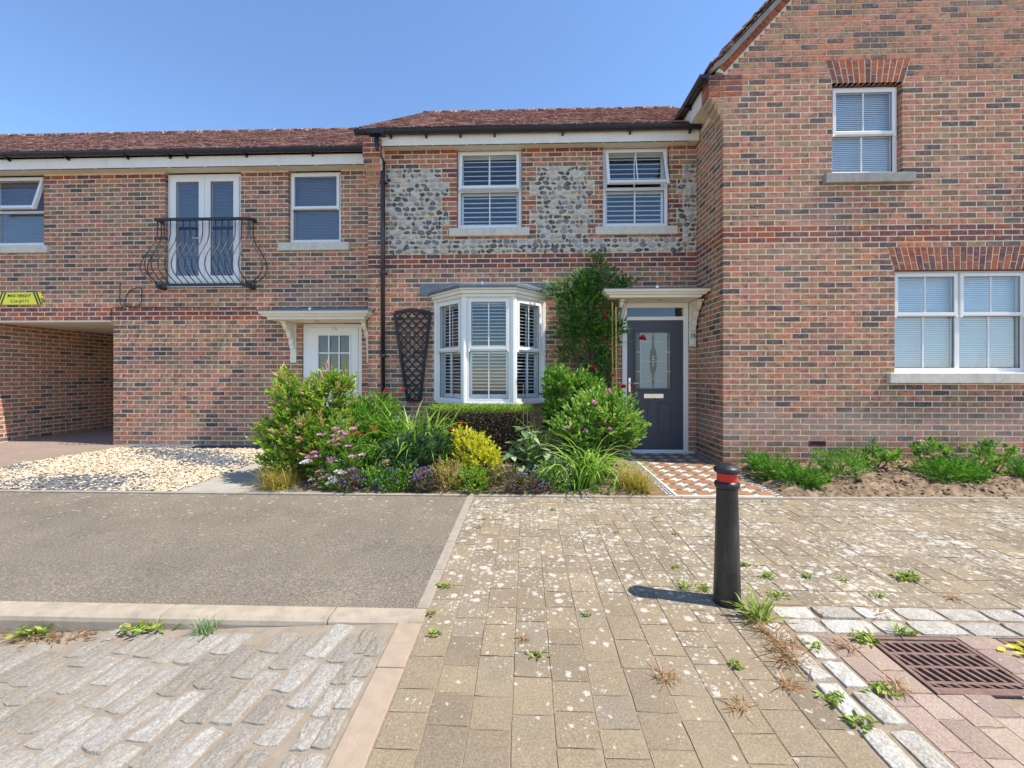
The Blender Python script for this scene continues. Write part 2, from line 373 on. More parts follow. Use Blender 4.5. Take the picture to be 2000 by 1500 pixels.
def inst(tv, tf, P, sc, rz, rnd, tilt=None):
    """many copies of a template as arrays: P Nx3, sc Nx3, rz N, rnd N -> V, F, rnd per vertex"""
    tv = np.asarray(tv, float); tf = np.asarray(tf); n = len(P); L = tv[None]*np.asarray(sc)[:, None, :]
    if tilt is not None:
        ct, st = np.cos(tilt)[:, None], np.sin(tilt)[:, None]; y = L[..., 1]*ct-L[..., 2]*st; z = L[..., 1]*st+L[..., 2]*ct
        L = np.stack([L[..., 0], y, z], -1)
    c, s_ = np.cos(rz)[:, None], np.sin(rz)[:, None]
    V = np.stack([L[..., 0]*c-L[..., 1]*s_, L[..., 0]*s_+L[..., 1]*c, L[..., 2]], -1)+np.asarray(P)[:, None, :]
    F = tf[None]+(np.arange(n)*len(tv))[:, None, None]
    return V.reshape(-1, 3), F.reshape(-1, tf.shape[1]), np.repeat(rnd, len(tv))
def pillow(l, d, h, ch, top='z', jit=0):
    """chamfered block, visible face up (top='z') or to the front -y (top='y'); 12 verts, 9 quads"""
    a, b = l/2, h/2
    fr = [(-a+ch, 0, -b+ch), (a-ch, 0, -b+ch), (a-ch, 0, b-ch), (-a+ch, 0, b-ch)]
    ri = [(-a, ch, -b), (a, ch, -b), (a, ch, b), (-a, ch, b)]; bk = [(-a, d, -b), (a, d, -b), (a, d, b), (-a, d, b)]
    vs = [tuple(q+random.uniform(-jit, jit) for q in p) for p in fr+ri]+bk
    fs = [(0, 1, 2, 3)]
    for i in range(4): j = (i+1) % 4; fs += [(4+i, 4+j, j, i), (8+i, 8+j, 4+j, 4+i)]
    if top == 'z': vs = [(p[0], p[2], -p[1]) for p in vs]
    return vs, fs
# ------------------------------------------------------------------ brickwork
YL, YC, YR = 7.03, 6.69, 5.79            # wall planes of the three houses
ZB = 2.98; CH = .075                     # bottom of the centre string course, course height
def cz(k): return ZB+CH*k
def kz(z): return int(math.floor((z-ZB)/CH+.5))
BVAR = {}
for mt in ('brick', 'brick_pale', 'brick_red'):
    BVAR[mt] = []
    for i in range(44):
        vs, fs = pillow(.215, .10, .063, .0025, 'y', .0004)
        BVAR[mt].append(npmesh('brick', vs, fs, mt, {'rnd': [(i+.5)/44]*12}))
class Wall:
    """brick slots in a plane: origin (x, y), angle, inward = rot(+90)"""
    def __init__(s, x, y, ang): s.o = Vector((x, y, 0)); s.a = ang; s.c, s.s = math.cos(ang), math.sin(ang)
    def pt(s, u, d, z): return (s.o.x+s.c*u-s.s*d, s.o.y+s.s*u+s.c*d, z)
    def xf(s): return Matrix.Translation(s.o) @ Matrix.Rotation(s.a, 4, 'Z')
def lay(wall, out, s0, s1, k0, k1, holes=(), red=lambda k, s: None, mat='brick', phase=0, d=0):
    """stretcher bond; s0/s1 numbers or functions of k; holes: (sa, sb, za, zb) or f(z)->(sa, sb)|None"""
    for k in range(k0, k1):
        zc = cz(k)+.0375
        a = s0(k) if callable(s0) else s0; b = s1(k) if callable(s1) else s1
        if b-a < .03: continue
        iv = [(a, b)]
        for h in holes:
            hh = h(zc) if callable(h) else ((h[0], h[1]) if h[2] < zc < h[3] else None)
            if not hh: continue
            nv = []
            for p, q in iv:
                if hh[1] <= p or hh[0] >= q: nv.append((p, q)); continue
                if hh[0]-p > .02: nv.append((p, hh[0]))
                if q-hh[1] > .02: nv.append((hh[1], q))
            iv = nv
        for p, q in iv:
            off = phase+(.1125 if k % 2 else 0); i0 = math.floor((p-off)/.225); x = p
            cuts = [p]+[off+.225*i for i in range(i0, i0+2+int((q-p)/.225)+2) if p+.045 < off+.225*i < q-.045]+[q]
            for i in range(len(cuts)-1):
                l, r = cuts[i]+(.006 if i else 0), cuts[i+1]-(.006 if i < len(cuts)-2 else 0)
                m = red(k, (l+r)/2) or mat
                if m == 'skip': continue
                out.append((wall, (l+r)/2, d+random.uniform(-.0004, .0004), zc, r-l, m))
def place_bricks(parent, bricks, maxn=300, name='brick'):
    """the largest in view become objects of their own, the rest one mesh per material"""
    vis = []
    for i, b in enumerate(bricks):
        p = b[0].pt(b[1], 0, b[3]); u, v, dd = proj(p)
        if 8 < u < 1992 and 4 < v < 1496 and b[4] > .2:
            face = abs(b[0].c)*p[1]+abs(b[0].s)*abs(p[0])
            vis.append((face/(dd*dd*dd), i))
    vis.sort(reverse=True); pick = set(i for _, i in vis[:maxn]); rest = {}
    org = wl(parent)
    for i, b in enumerate(bricks):
        p = b[0].pt(b[1], b[2], b[3])
        if i in pick:
            o = link(name, random.choice(BVAR[b[5]]), parent, p); o.rotation_euler.z = b[0].a; o.scale = (b[4]/.215, 1, 1)
        else: rest.setdefault(b[5], []).append((p, b[4]/.215, b[0].a))
    tv, tf = pillow(.215, .10, .063, .0025, 'y')
    for m, L in rest.items():
        P = np.array([q[0] for q in L])-np.array(org); n = len(L); r = RNG.random(n)
        V, F, A = inst(tv, tf, P, np.stack([[q[1] for q in L], np.ones(n), np.ones(n)], -1), np.array([q[2] for q in L]), r)
        V += RNG.normal(0, .0003, V.shape)
        o = link('brickwork', npmesh('brickwork', V, F, m, {'rnd': A}), parent); o['kind'] = 'stuff'
def mortar(wall, s0, s1, z0, z1, holes, thick=.24, m=None, d0=.0018, gap=.004):
    """backing wall with rectangular holes, one box per run"""
    m = m or M(); x = wall.xf()
    H = [(a-gap, b+gap, c-gap, d+gap) for a, b, c, d in holes]
    zs = sorted(set([z0, z1]+[q for h in H for q in h[2:] if z0 < q < z1]))
    ss = sorted(set([s0, s1]+[q for h in H for q in h[:2] if s0 < q < s1]))
    for i in range(len(zs)-1):
        zc = (zs[i]+zs[i+1])/2; run = None
        for j in range(len(ss)-1):
            sc = (ss[j]+ss[j+1])/2; solid = not any(h[0] < sc < h[1] and h[2] < zc < h[3] for h in H)
            if solid and run is None: run = ss[j]
            if (not solid) and run is not None: m.box(run, ss[j], d0, thick, zs[i], zs[i+1], x); run = None
        if run is not None: m.box(run, ss[-1], d0, thick, zs[i], zs[i+1], x)
    return m

# ------------------------------------------------------------------ windows
def room(parent, xf, a, b, z0, z1, depth=1.6, mat='room', y0=.09):
    m = M(xf); y1 = y0+depth; e = .05; a -= e; b += e; z0 -= e; z1 += e
    m.add([(a, y0, z0), (b, y0, z0), (b, y0, z1), (a, y0, z1), (a, y1, z0), (b, y1, z0), (b, y1, z1), (a, y1, z1)],
          [(4, 5, 6, 7), (0, 4, 7, 3), (5, 1, 2, 6), (7, 6, 2, 3), (0, 1, 5, 4)])
    return m.build('room_recess', mat, parent)
def slats(parent, xf, a, b, z0, z1, y, pitch, depth, tilt, mat, single=False, th=.003, wave=0):
    n = int((z1-z0)/pitch); m = M(xf); ct, st = math.cos(tilt), math.sin(tilt); proto = None
    for i in range(n):
        z = z1-pitch*(i+.5); w = m if not single else M(xf)
        h = depth/2; t_ = tilt+random.uniform(-.03, .03); ct, st = math.cos(t_), math.sin(t_)
        q = [(-h*ct+th*st, -h*st-th*ct), (h*ct+th*st, h*st-th*ct), (h*ct-th*st, h*st+th*ct), (-h*ct-th*st, -h*st+th*ct)]
        w.prism([(y+p[0], z+p[1]) for p in q], a, b, 'x')
        if single: w.build('louvre', mat, parent)
    if not single: m.build('blind', mat, parent)
def window(house, xf, w, z0, z1, split=.46, cols=1, bar=True, opened=0, inside=('venetian', 'blind_white'), sill=None, sillmat='stone_sill', vent=True, fw=.05, cill=True, label=None, roomd=1.4, lowbar=True):
    """local x along wall, y inward from the frame front, z world height. Frame mesh is the part; everything else its children"""
    f = M(xf); f.ring(0, w, z0, z1, fw, 0, .07); zt = z0+(z1-z0)*split
    cw = w/cols
    for i in range(1, cols): f.box(cw*i-.03, cw*i+.03, .003, .068, z0+fw-.002, z1-fw+.002)
    f.box(fw-.002, w-fw+.002, .004, .066, zt-.022, zt+.022)
    if cill: f.box(-.02, w+.02, -.035, .03, z0-.022, z0+.001)
    o = f.build('window', 'white_upvc', house, bevel=.004)
    if label: o['label'] = label
    for i in range(cols):
        a = cw*i+(fw-.012 if i == 0 else .016); b = cw*(i+1)-(fw-.012 if i == cols-1 else .016)
        za, zb = zt+.004, z1-fw+.016; sw = .045
        hinge = xf @ Matrix.Translation((0, -.004, zb)) @ Matrix.Rotation(-opened, 4, 'X') @ Matrix.Translation((0, 0, -zb))
        s = M(hinge); s.ring(a, b, za-.02, zb, sw, -.022, .03); s.box(a-.004, a+.028, -.026, .0, za-.045, za-.018); s.box(b-.028, b+.004, -.026, 0, za-.045, za-.018)
        if bar: s.box((a+b)/2-.009, (a+b)/2+.009, -.006, .006, za+sw-.022, zb-sw+.002)
        s.build('sash', 'white_upvc', o, bevel=.004)
        g = M(hinge); g.box(a+sw-.004, b-sw+.004, .0, .005, za+sw-.024, zb-sw+.004); g.build('pane', 'glass', o)
        q = M(hinge); q.ring(a+sw-.003, b-sw+.003, za+sw-.023, zb-sw+.003, .006, -.008, -.002); q.build('seal', 'rubber_seal', o)
        if vent: v = M(hinge); v.box(a+.06, b-.06, -.03, -.02, zb-.034, zb-.018); v.build('trickle_vent', 'white_upvc', o, bevel=.002)
        a2 = cw*i+(fw if i == 0 else .03); b2 = cw*(i+1)-(fw if i == cols-1 else .03); zl, zh = z0+fw, zt-.022
        g = M(xf); g.box(a2-.002, b2+.002, .028, .033, zl-.002, zh+.002); g.build('pane', 'glass', o)
        q = M(xf); q.ring(a2-.001, b2+.001, zl-.001, zh+.001, .006, .018, .027); q.build('seal', 'rubber_seal', o)
        if bar and lowbar: q = M(xf); q.box((a2+b2)/2-.009, (a2+b2)/2+.009, .02, .04, zl, zh); q.build('glazing_bar', 'white_upvc', o)
        if inside[0] == 'venetian':
            slats(o, xf, a2-.01, b2+.01, zl-.01, z1-fw, .085, .026, .025, R(inside[2] if len(inside) > 2 else 60), inside[1], th=.0012)
        elif inside[0] == 'shutter':
            st = M(xf)
            for (p, q_) in ((zl-.005, zt-.005), (zt+.015, z1-fw)): st.ring(a2-.01, b2+.01, p, q_, .042, .075, .10)
            st.box((a2+b2)/2-.008, (a2+b2)/2+.008, .052, .06, zl+.03, z1-fw-.05)
            st.build('shutter_frame', 'blind_white', o, bevel=.003)
            for (p, q_) in ((zl+.037, zt-.047), (zt+.057, z1-fw-.042)):
                slats(o, xf, a2+.032, b2-.032, p, q_, .088, inside[2], .062, R(inside[3]), 'blind_white', single=True, th=.0045)
    room(o, xf, 0, w, z0, z1, roomd)
    if sill: 
        q = M(xf); q.prism([(sill[2], z0-.02), (.03, z0-.012), (.03, z0-sill[1]), (sill[2], z0-sill[1])], -sill[0], w+sill[0], 'x'); q.build('sill', sillmat, o, bevel=.006)
    return o
def front(x, y): return Matrix.Translation((x, y, 0))
def text_mesh(name, body, size, mat, parent, loc, rot=(R(90), 0, 0), sx=1, bold=0):
    cu = bpy.data.curves.new(name, 'FONT'); cu.body = body; cu.size = size; cu.align_x = 'CENTER'; cu.align_y = 'CENTER'; cu.extrude = .0015; cu.offset = bold
    t = bpy.data.objects.new('tmp', cu); C.objects.link(t)
    me = bpy.data.meshes.new_from_object(t.evaluated_get(bpy.context.evaluated_depsgraph_get())); bpy.data.objects.remove(t)
    me.name = name; me.materials.clear(); me.materials.append(MT[mat]); o = link(name, me, parent, loc); o.rotation_euler = rot; o.scale = (sx, 1, 1); return o
def gutter(parent, p0, p1, r=.056, brackets=(), axis='x', outw=-1, stop=True, drop=.05):
    """half-round gutter along x (outward -y) or y (outward -x)"""
    n = 10; vs = []; fs = []; th = .004
    for e, p in enumerate((p0, p1)):
        for rr in (r, r-th):
            for i in range(n+1):
                a = math.pi*(1+i/n); c, s_ = math.cos(a)*rr, math.sin(a)*rr
                vs.append((p[0], p[1]+c, p[2]+s_) if axis == 'x' else (p[0]+c, p[1], p[2]+s_))
    k = n+1
    for i in range(n): fs += [(i, i+1, 2*k+i+1, 2*k+i), (k+i+1, k+i, 3*k+i, 3*k+i+1)]
    fs += [(0, 2*k, 3*k, k), (n, k+n, 3*k+n, 2*k+n)]
    m = M(); m.add(vs, fs)
    for e in (0, 2*k): m.add([vs[e+i] for i in range(k)], [tuple(range(k))])
    rim = (r, 0)
    for d in (-r, r):
        a, b = Vector(p0), Vector(p1); off = Vector((0, d, 0)) if axis == 'x' else Vector((d, 0, 0)); m.tube([a+off, b+off], .006, 6)
    g = m.build('gutter', 'black_plastic', parent, smooth=False)
    for q in brackets:
        b = M(); pts = []
        for i in range(9):
            a = math.pi*(1+i/8); pts.append((math.cos(a)*(r+.005), math.sin(a)*(r+.005)))
        poly = pts+[(r+.045, -.002), (r+.05, -r-drop), (r+.03, -r-drop+.005), (.0, -r-.02)]
        if axis == 'x': b.prism([(p0[1]+y, p0[2]+(p1[2]-p0[2])*(q-p0[0])/(p1[0]-p0[0])+z) for y, z in poly], q-.014, q+.014, 'x')
        else: b.prism([(p0[0]+y, p0[2]+z) for y, z in poly], q-.014, q+.014, 'y')
        b.build('gutter_bracket', 'black_plastic', g)
    return g
def roof_slope(parent, x0, x1, y0, z0, pitch, length, left=None, name='roof', axis='x'):
    """plain tiles laid in rows up the slope (axis x: eave along x, rising +y; axis y: eave along y, rising +x)"""
    tw, gauge = .166, .10; rows = int(length/gauge)+1; cols = int((x1-x0)/tw)+1
    tv = [(-.081, 0, 0), (.081, 0, 0), (.081, .2, 0), (-.081, .2, 0), (-.081, 0, .013), (0, 0, .017), (.081, 0, .013), (.081, .2, .008), (-.081, .2, .008)]
    tf = [(0, 1, 6, 4), (4, 6, 7, 8), (0, 4, 8, 3), (1, 2, 7, 6)]
    P, tl, r = [], [], []
    for j in range(rows):
        for i in range(cols+1):
            x = x0+(i+.5*(j % 2))*tw
            if x > x1+.02: continue
            d = j*gauge; P.append((x, y0+d*math.cos(pitch), z0+d*math.sin(pitch)+random.uniform(0, .004))); tl.append(pitch-.075+random.gauss(0, .02)); r.append(random.random())
    P = np.array(P); V, F, A = inst(tv, tf, P, np.ones((len(P), 3)), RNG.normal(0, .012, len(P)), np.array(r), np.array(tl))
    e = length*math.cos(pitch); h = length*math.sin(pitch); m = M()
    m.add([(x0, y0+.02, z0-.02), (x1, y0+.02, z0-.02), (x1, y0+e, z0+h-.02), (x0, y0+e, z0+h-.02), (x0, y0+.02, z0-.045), (x1, y0+.02, z0-.045), (x1, y0+e, z0+h-.045), (x0, y0+e, z0+h-.045)],
          [(0, 1, 2, 3), (7, 6, 5, 4), (0, 4, 5, 1), (1, 5, 6, 2), (2, 6, 7, 3), (3, 7, 4, 0)])
    if axis == 'y':        # swap: local x -> world y, local y -> world x
        V = V[:, [1, 0, 2]]; F = F[:, ::-1]; m.v = [(p[1], p[0], p[2]) for p in m.v]; m.f = [tuple(reversed(f)) for f in m.f]
    o = m.build(name, 'roof_tile', parent); org = wl(parent)
    link('roof_tiles', npmesh('roof_tiles', V-np.array(org), F, 'roof_tile', {'rnd': A}), o)['kind'] = 'stuff'
    return o
def ridge(roof, p0, p1, r=.085):
    p0, p1 = Vector(p0), Vector(p1); n = max(1, int((p1-p0).length/.45)); d = (p1-p0)/n
    proto = None
    for i in range(n):
        a = p0+d*i; m = M()
        m.tube([a, a+d*.985], [r, r*1.05], 10)
        m.build('ridge_tile', 'roof_tile', roof, smooth=True)
def canopy(house, x0, x1, yw, proj_, zs, ztop, brackets, bz, light_x, over=None):
    """flat lead-topped door canopy with stepped moulding"""
    yf = yw-proj_; H = ztop-zs; steps = [(0, .0, .25), (.035, .22, .45), (.06, .42, .62), (.085, .6, .92)]
    m = M(); prof = [(0, 0), (.012, .28), (.05, .34), (.062, .5), (.09, .62), (.10, .9)]
    for i in range(len(prof)-1):
        (o0, h0), (o1, h1) = prof[i], prof[i+1]
        a = [(x0+.10-o0, yf+.10-o0), (x1-(.10-o0 if over is None else .0), yf+.10-o0)]; b = [(x0+.10-o1, yf+.10-o1), (x1-(.10-o1 if over is None else .0), yf+.10-o1)]
        za, zb = zs+H*h0, zs+H*h1
        vs = [(a[0][0], yw, za), (*a[0], za), (*a[1], za), (a[1][0], yw, za), (b[0][0], yw, zb), (*b[0], zb), (*b[1], zb), (b[1][0], yw, zb)]
        m.add(vs, [(0, 4, 5, 1), (1, 5, 6, 2), (2, 6, 7, 3), (3, 2, 1, 0), (4, 7, 6, 5)])
    o = m.build('door_canopy', 'cream_paint', house)
    l = M(); l.prism([(yf-.012, zs+H*.9), (yw, zs+H*.9), (yw, ztop+.12), (yw-.03, ztop+.12), (yw-.035, ztop+.05), (yf-.012, ztop)], x0-.012, x1+.012 if over is None else x1, 'x')
    if over: l.prism([(yf-.012, zs+H*.9), (over[1], zs+H*.9), (over[1], ztop+.03), (yf-.012, ztop)], x1+.0005, over[0]+.012, 'x')
    l.build('lead_roof', 'lead', o)
    if over:
        q = M()
        for i in range(len(prof)-1):
            (o0, h0), (o1, h1) = prof[i], prof[i+1]; za, zb = zs+H*h0, zs+H*h1
            A = [(x1+.0005, over[1], za), (x1+.0005, yf+.10-o0, za), (over[0]-.10+o0, yf+.10-o0, za), (over[0]-.10+o0, over[1], za)]
            B = [(x1+.0005, over[1], zb), (x1+.0005, yf+.10-o1, zb), (over[0]-.10+o1, yf+.10-o1, zb), (over[0]-.10+o1, over[1], zb)]
            q.add(A+B, [(0, 4, 5, 1), (1, 5, 6, 2), (2, 6, 7, 3), (3, 7, 4, 0), (3, 2, 1, 0), (4, 7, 6, 5)])
        q.build('moulding_return', 'cream_paint', o)
    c = M(); c.box((x0+x1)/2-.02, (x0+x1)/2+.02, yf+.02, yf+.05, ztop-.01, ztop+.035); c.build('lead_clip', 'chrome', o)
    for bx in brackets:
        b = M(); P = .32*proj_/.55
        cur = [(yw, zs), (yw-P, zs), (yw-P, zs-0.025), (yw-P+.03, zs-0.041), (yw-P+.045, zs-0.082), (yw-P+.09, zs-0.131), (yw-P+.15, zs-0.164), (yw-P+.165, zs-0.213), (yw-P+.19, zs-0.254), (yw-.105, zs-0.283), (yw-.105, zs-0.369), (yw-.075, zs-0.369), (yw-.075, zs-0.435), (yw-.04, zs-0.435), (yw, zs-0.435)]
        b.prism(cur, bx-.034, bx+.034, 'x'); b.box(bx-.05, bx+.05, yw-.032, yw-.001, bz, zs-.001)
        b.box(bx-.046, bx+.046, yw-P-.012, yw-.02, zs-.028, zs-.002)
        k = b.build('bracket', 'cream_paint', o, bevel=.005)
        s = M(); s.tube([(bx, yw-.036, bz+.06), (bx, yw-.03, bz+.06)], .008, 8); s.build('screw', 'grey_print', o)
    s = M(); s.lathe([(.032, .0), (.034, -.006), (.026, -.008), (.02, -.004)], (light_x, yw-proj_*.5, zs-.0), 20); s.build('downlight', 'chrome', o)
    return o
# ================================================================== the setting: ground
def sheet(name, pts, mat, dz=0, parent=None, sub=None):
    m = M(); n = len(pts); m.add([(p[0], p[1], zg(p[1])+dz) for p in pts], [tuple(range(n))]); o = m.build(name, mat, parent)
    if parent is None: o['kind'] = 'structure'
    return o
sheet('ground', [(-90, -90), (90, -90), (90, 90), (-90, 90)], 'asphalt', -.32)
GR = [(1.675, 2.105, 1.80, 2.175), (2.30, 2.73, 1.79, 2.175)]       # drain openings
for i, (a, b) in enumerate((((-.62, -3), (1.665, 4.42)), ((1.665, 2.186), (9, 4.42)), ((1.665, -3), (9, 1.785)), ((2.115, 1.785), (2.29, 2.186)), ((2.74, 1.785), (9, 2.186)))):
    sheet('ground_bedding', [a, (b[0], a[1]), b, (a[0], b[1])], 'sand_joint', -.0035)
asp = sheet('asphalt_pavement', [(-14, 2.335), (-.60, 2.335), (-.60, 4.36), (-14, 4.36)], 'asphalt', 0)
# driveway under the passage: brick paving
def blocks(parent, name, list_, mat, tv, tf, nvar, maxn, base_dz=0, jit=.003):
    """list_: (x, y, lx, ly, rot). Nearest in view as objects, the rest one stuff mesh"""
    var = []
    for i in range(nvar):
        v = [(p[0]+random.uniform(-.012, .012), p[1]+random.uniform(-.012, .012), p[2]+random.uniform(-.0006, .0006)) for p in tv]; var.append(npmesh(name, v, tf, mat, {'rnd': [(i+.5)/nvar]*len(tv)}))
    sc = []
    for i, b in enumerate(list_):
        u, v, d = proj((b[0], b[1], zg(b[1])))
        if -20 < u < 2020 and v < 1540 and d > .3: sc.append((b[2]*b[3]/d**3, i))
    sc.sort(reverse=True); pick = set(i for _, i in sc[:maxn]); rest = []
    for i, b in enumerate(list_):
        z = (b[5] if len(b) > 5 else zg(b[1]))+base_dz+random.gauss(0, .0009)
        if i in pick:
            o = link(name, random.choice(var), parent, (b[0], b[1], z)); o.scale = (b[2], b[3], 1); o.rotation_euler = (random.gauss(0, .003)+.022, random.gauss(0, .003), b[4])
        else: rest.append((b, z))
    if rest:
        P = np.array([(b[0], b[1], z) for b, z in rest]); n = len(P)
        V, F, A = inst(tv, tf, P-np.array(wl(parent)), np.array([(b[2], b[3], 1) for b, z in rest]), np.array([b[4] for b, z in rest]), RNG.random(n))
        link(name+'_field', npmesh(name+'_field', V, F, mat, {'rnd': A}), parent)['kind'] = 'stuff'
# unit block: 1 x 1 footprint, chamfer in absolute terms is approximated for ~.2 x .16
def unitblock(chx, chy, h, chz):
    a = .5; fr = [(-a+chx, -a+chy, 0), (a-chx, -a+chy, 0), (a-chx, a-chy, 0), (-a+chx, a-chy, 0)]
    ri = [(-a, -a, -chz), (a, -a, -chz), (a, a, -chz), (-a, a, -chz)]; bk = [(x, y, -h) for x, y, z in ri]
    fs = [(0, 1, 2, 3)]
    for i in range(4): j = (i+1) % 4; fs += [(4+i, 4+j, j, i), (8+i, 8+j, 4+j, 4+i)]
    return fr+ri+bk, fs
pv = bpy.data.objects.new('paving', None); C.objects.link(pv); pv['kind'] = 'structure'
def rough_block():
    """unit block with wavering edges and a slightly crowned top"""
    n = 3; vs = [(0, 0, .0006)]; ring1 = []; ring2 = []; ring3 = []
    per = [(-.5, -.5), (-.17, -.5), (.17, -.5), (.5, -.5), (.5, -.17), (.5, .17), (.5, .5), (.17, .5), (-.17, .5), (-.5, .5), (-.5, .17), (-.5, -.17)]
    ring1 = [(x*.975, y*.975, 0) for x, y in per]; ring2 = [(x*.995, y*.995, -.0025) for x, y in per]; ring3 = [(x, y, -.05) for x, y in per]
    vs += ring1+ring2+ring3; k = len(per); fs = []
    for i in range(k):
        j = (i+1) % k; fs += [(0, 1+i, 1+j, 1+j)[:3]]
    f4 = [(1+k+i, 1+k+(i+1) % k, 1+(i+1) % k, 1+i) for i in range(k)]+[(1+2*k+i, 1+2*k+(i+1) % k, 1+k+(i+1) % k, 1+k+i) for i in range(k)]
    # triangulate everything so that the arrays stay regular
    t = fs+[f for q in f4 for f in ((q[0], q[1], q[2]), (q[0], q[2], q[3]))]
    return vs, t
RBv, RBf = rough_block()
L = []
XS = -.535
def run_y(x0, x1, ya, yb, g=.004):         # one column of pavers running away from the camera
    y = ya+random.uniform(0, .2)
    yy = ya
    while yy < yb-.02:
        l = random.choice((.24, .16, .24, .12, .16, .2)); e = min(yy+l, yb)
        if yb-e < .06: e = yb
        L.append(((x0+x1)/2, (yy+e)/2, x1-x0-g, e-yy-g, random.gauss(0, .010))); yy = e
def run_x(y0, y1, xa, xb, g=.004):
    x = xa
    while x < xb-.02:
        l = random.choice((.24, .16, .24, .12, .16, .2)); e = min(x+l, xb)
        if xb-e < .06: e = xb
        L.append(((x+e)/2, (y0+y1)/2, e-x-g, y1-y0-g, random.gauss(0, .010))); x = e
x = XS
i = 0
while x < 1.19:
    run_y(x, min(x+.16, 1.195), -.4-random.uniform(0, .2), 3.72); x += .16
y = 3.72
while y < 4.36: run_x(y, min(y+.16, 4.365), XS-random.uniform(0, 0.001), 7.6); y += .16
run_x(4.3655, 4.53, 2.68, 7.6)
y = 2.44
while y < 3.715: run_x(y, min(y+.16, 3.72), 1.2, 7.2-random.uniform(0, .1)); y += .16
blocks(pv, 'paver', L, 'paver', RBv, RBf, 24, 300)
# granite sett channel: a double row across and a double row towards the camera, meeting at a corner
se = bpy.data.objects.new('sett_channel', None); C.objects.link(se); se['kind'] = 'structure'
def rough_sett(seed, h=.06):
    r = random.Random(seed); vs = []; per = []
    for k in range(12):
        a = 6.28319*(k+.5)/12; c, s_ = math.cos(a), math.sin(a); q = 1/max(abs(c), abs(s_)); e = .42 if abs(abs(c)-abs(s_)) < .5 else .48
        q = min(q, 1.36); per.append((c*q*.5*r.uniform(.93, 1.0), s_*q*.5*r.uniform(.93, 1.0)))
    vs = [(r.uniform(-.1, .1), r.uniform(-.1, .1), .004)]+[(x*.6, y*.6, r.uniform(-.001, .006)) for x, y in per]+[(x*.965, y*.965, r.uniform(-.004, .001)) for x, y in per]+[(x*1.0, y*1.0, -.012) for x, y in per]+[(x*1.02, y*1.02, -h) for x, y in per]
    k = 12; t = [(0, 1+i, 1+(i+1) % k) for i in range(k)]
    for q in range(3):
        b = 1+k*q
        for i in range(k): j = (i+1) % k; t += [(b+k+i, b+k+j, b+j), (b+k+i, b+j, b+i)]
    return vs, t
SETTV = [rough_sett(i) for i in range(14)]
def settvar(mat): return [npmesh('sett', v, t, mat, {'rnd': [(i*.618) % 1]*len(v)}, smooth=False) for i, (v, t) in enumerate(SETTV)]
SETT = settvar('granite_pale')
def sett(parent, x, y, lx, ly, rot, z=None, tilt=0):
    o = link('sett', random.choice(SETT), parent, (x, y, (zg(y)+.006 if z is None else z)+random.gauss(0, .002))); o.scale = (lx, ly, 1)
    o.rotation_mode = 'ZYX'; o.rotation_euler = (.022+random.gauss(0, .01), tilt+random.gauss(0, .012), rot+random.choice((0, math.pi)))
    return o
for (y0, y1) in ((2.185, 2.305), (2.31, 2.43)):
    x = 1.31+random.uniform(0, .05)
    while x < 5.2:
        l = random.uniform(.17, .27); sett(se, x+l/2, (y0+y1)/2, l-.012, y1-y0-.008, random.gauss(0, .02)); x += l
for (x0, x1) in ((1.205, 1.31), (1.32, 1.43)):
    y = 2.18+(.1 if x0 < 1.3 else 0)
    while y > .3:
        l = random.uniform(.18, .28); sett(se, (x0+x1)/2, y-l/2, x1-x0-.012, l-.016, random.gauss(0, .03)); y -= l
L = []
x = 1.44
GR = [(1.675, 2.105, 1.80, 2.175), (2.30, 2.73, 1.79, 2.175)]       # drain openings
while x < 5:
    yy = .3
    while yy < 2.17:
        l = random.choice((.2, .16, .13)); e = min(yy+l, 2.18)
        if not any(g[0] < x+.05 < g[1] and g[2] < (yy+e)/2 < g[3] for g in GR): L.append((x+.055, (yy+e)/2, .105, e-yy-.006, random.gauss(0, .012)))
        yy = e
    x += .112
blocks(pv, 'channel_block', L, 'paver_pink', RBv, RBf, 16, 120)
# flush kerb strip between the cobbles and the pavers, and the narrow edging of the asphalt
ks = bpy.data.objects.new('flush_kerb', None); C.objects.link(ks); ks['kind'] = 'structure'
y = 2.205; i = 0
for l in (.33, .66, .9, .9):
    m = M(); m.prism([(-.665, y-l+.006), (XS-.006, y-l+.006), (XS-.006, y), (-.665, y)], 0, .2, 'z')
    vs = [(p[0]+random.uniform(-.002, .002), p[1], (zg(p[1])+.003 if p[2] > .1 else zg(p[1])-.1)) for p in m.v]; m.v = vs; m.build('kerb_stone', 'kerb_flat', ks, bevel=.004); y -= l
y = 2.345
while y < 4.3:
    l = .45; m = M(); m.prism([(-.605, y), (XS-.004, y), (XS-.004, y+l-.006), (-.605, y+l-.006)], 0, .2, 'z'); m.v = [(p[0], p[1], zg(p[1])+.0035 if p[2] > .1 else zg(p[1])-.1) for p in m.v]
    m.build('edging_stone', 'concrete_edge', ks, bevel=.004); y += l
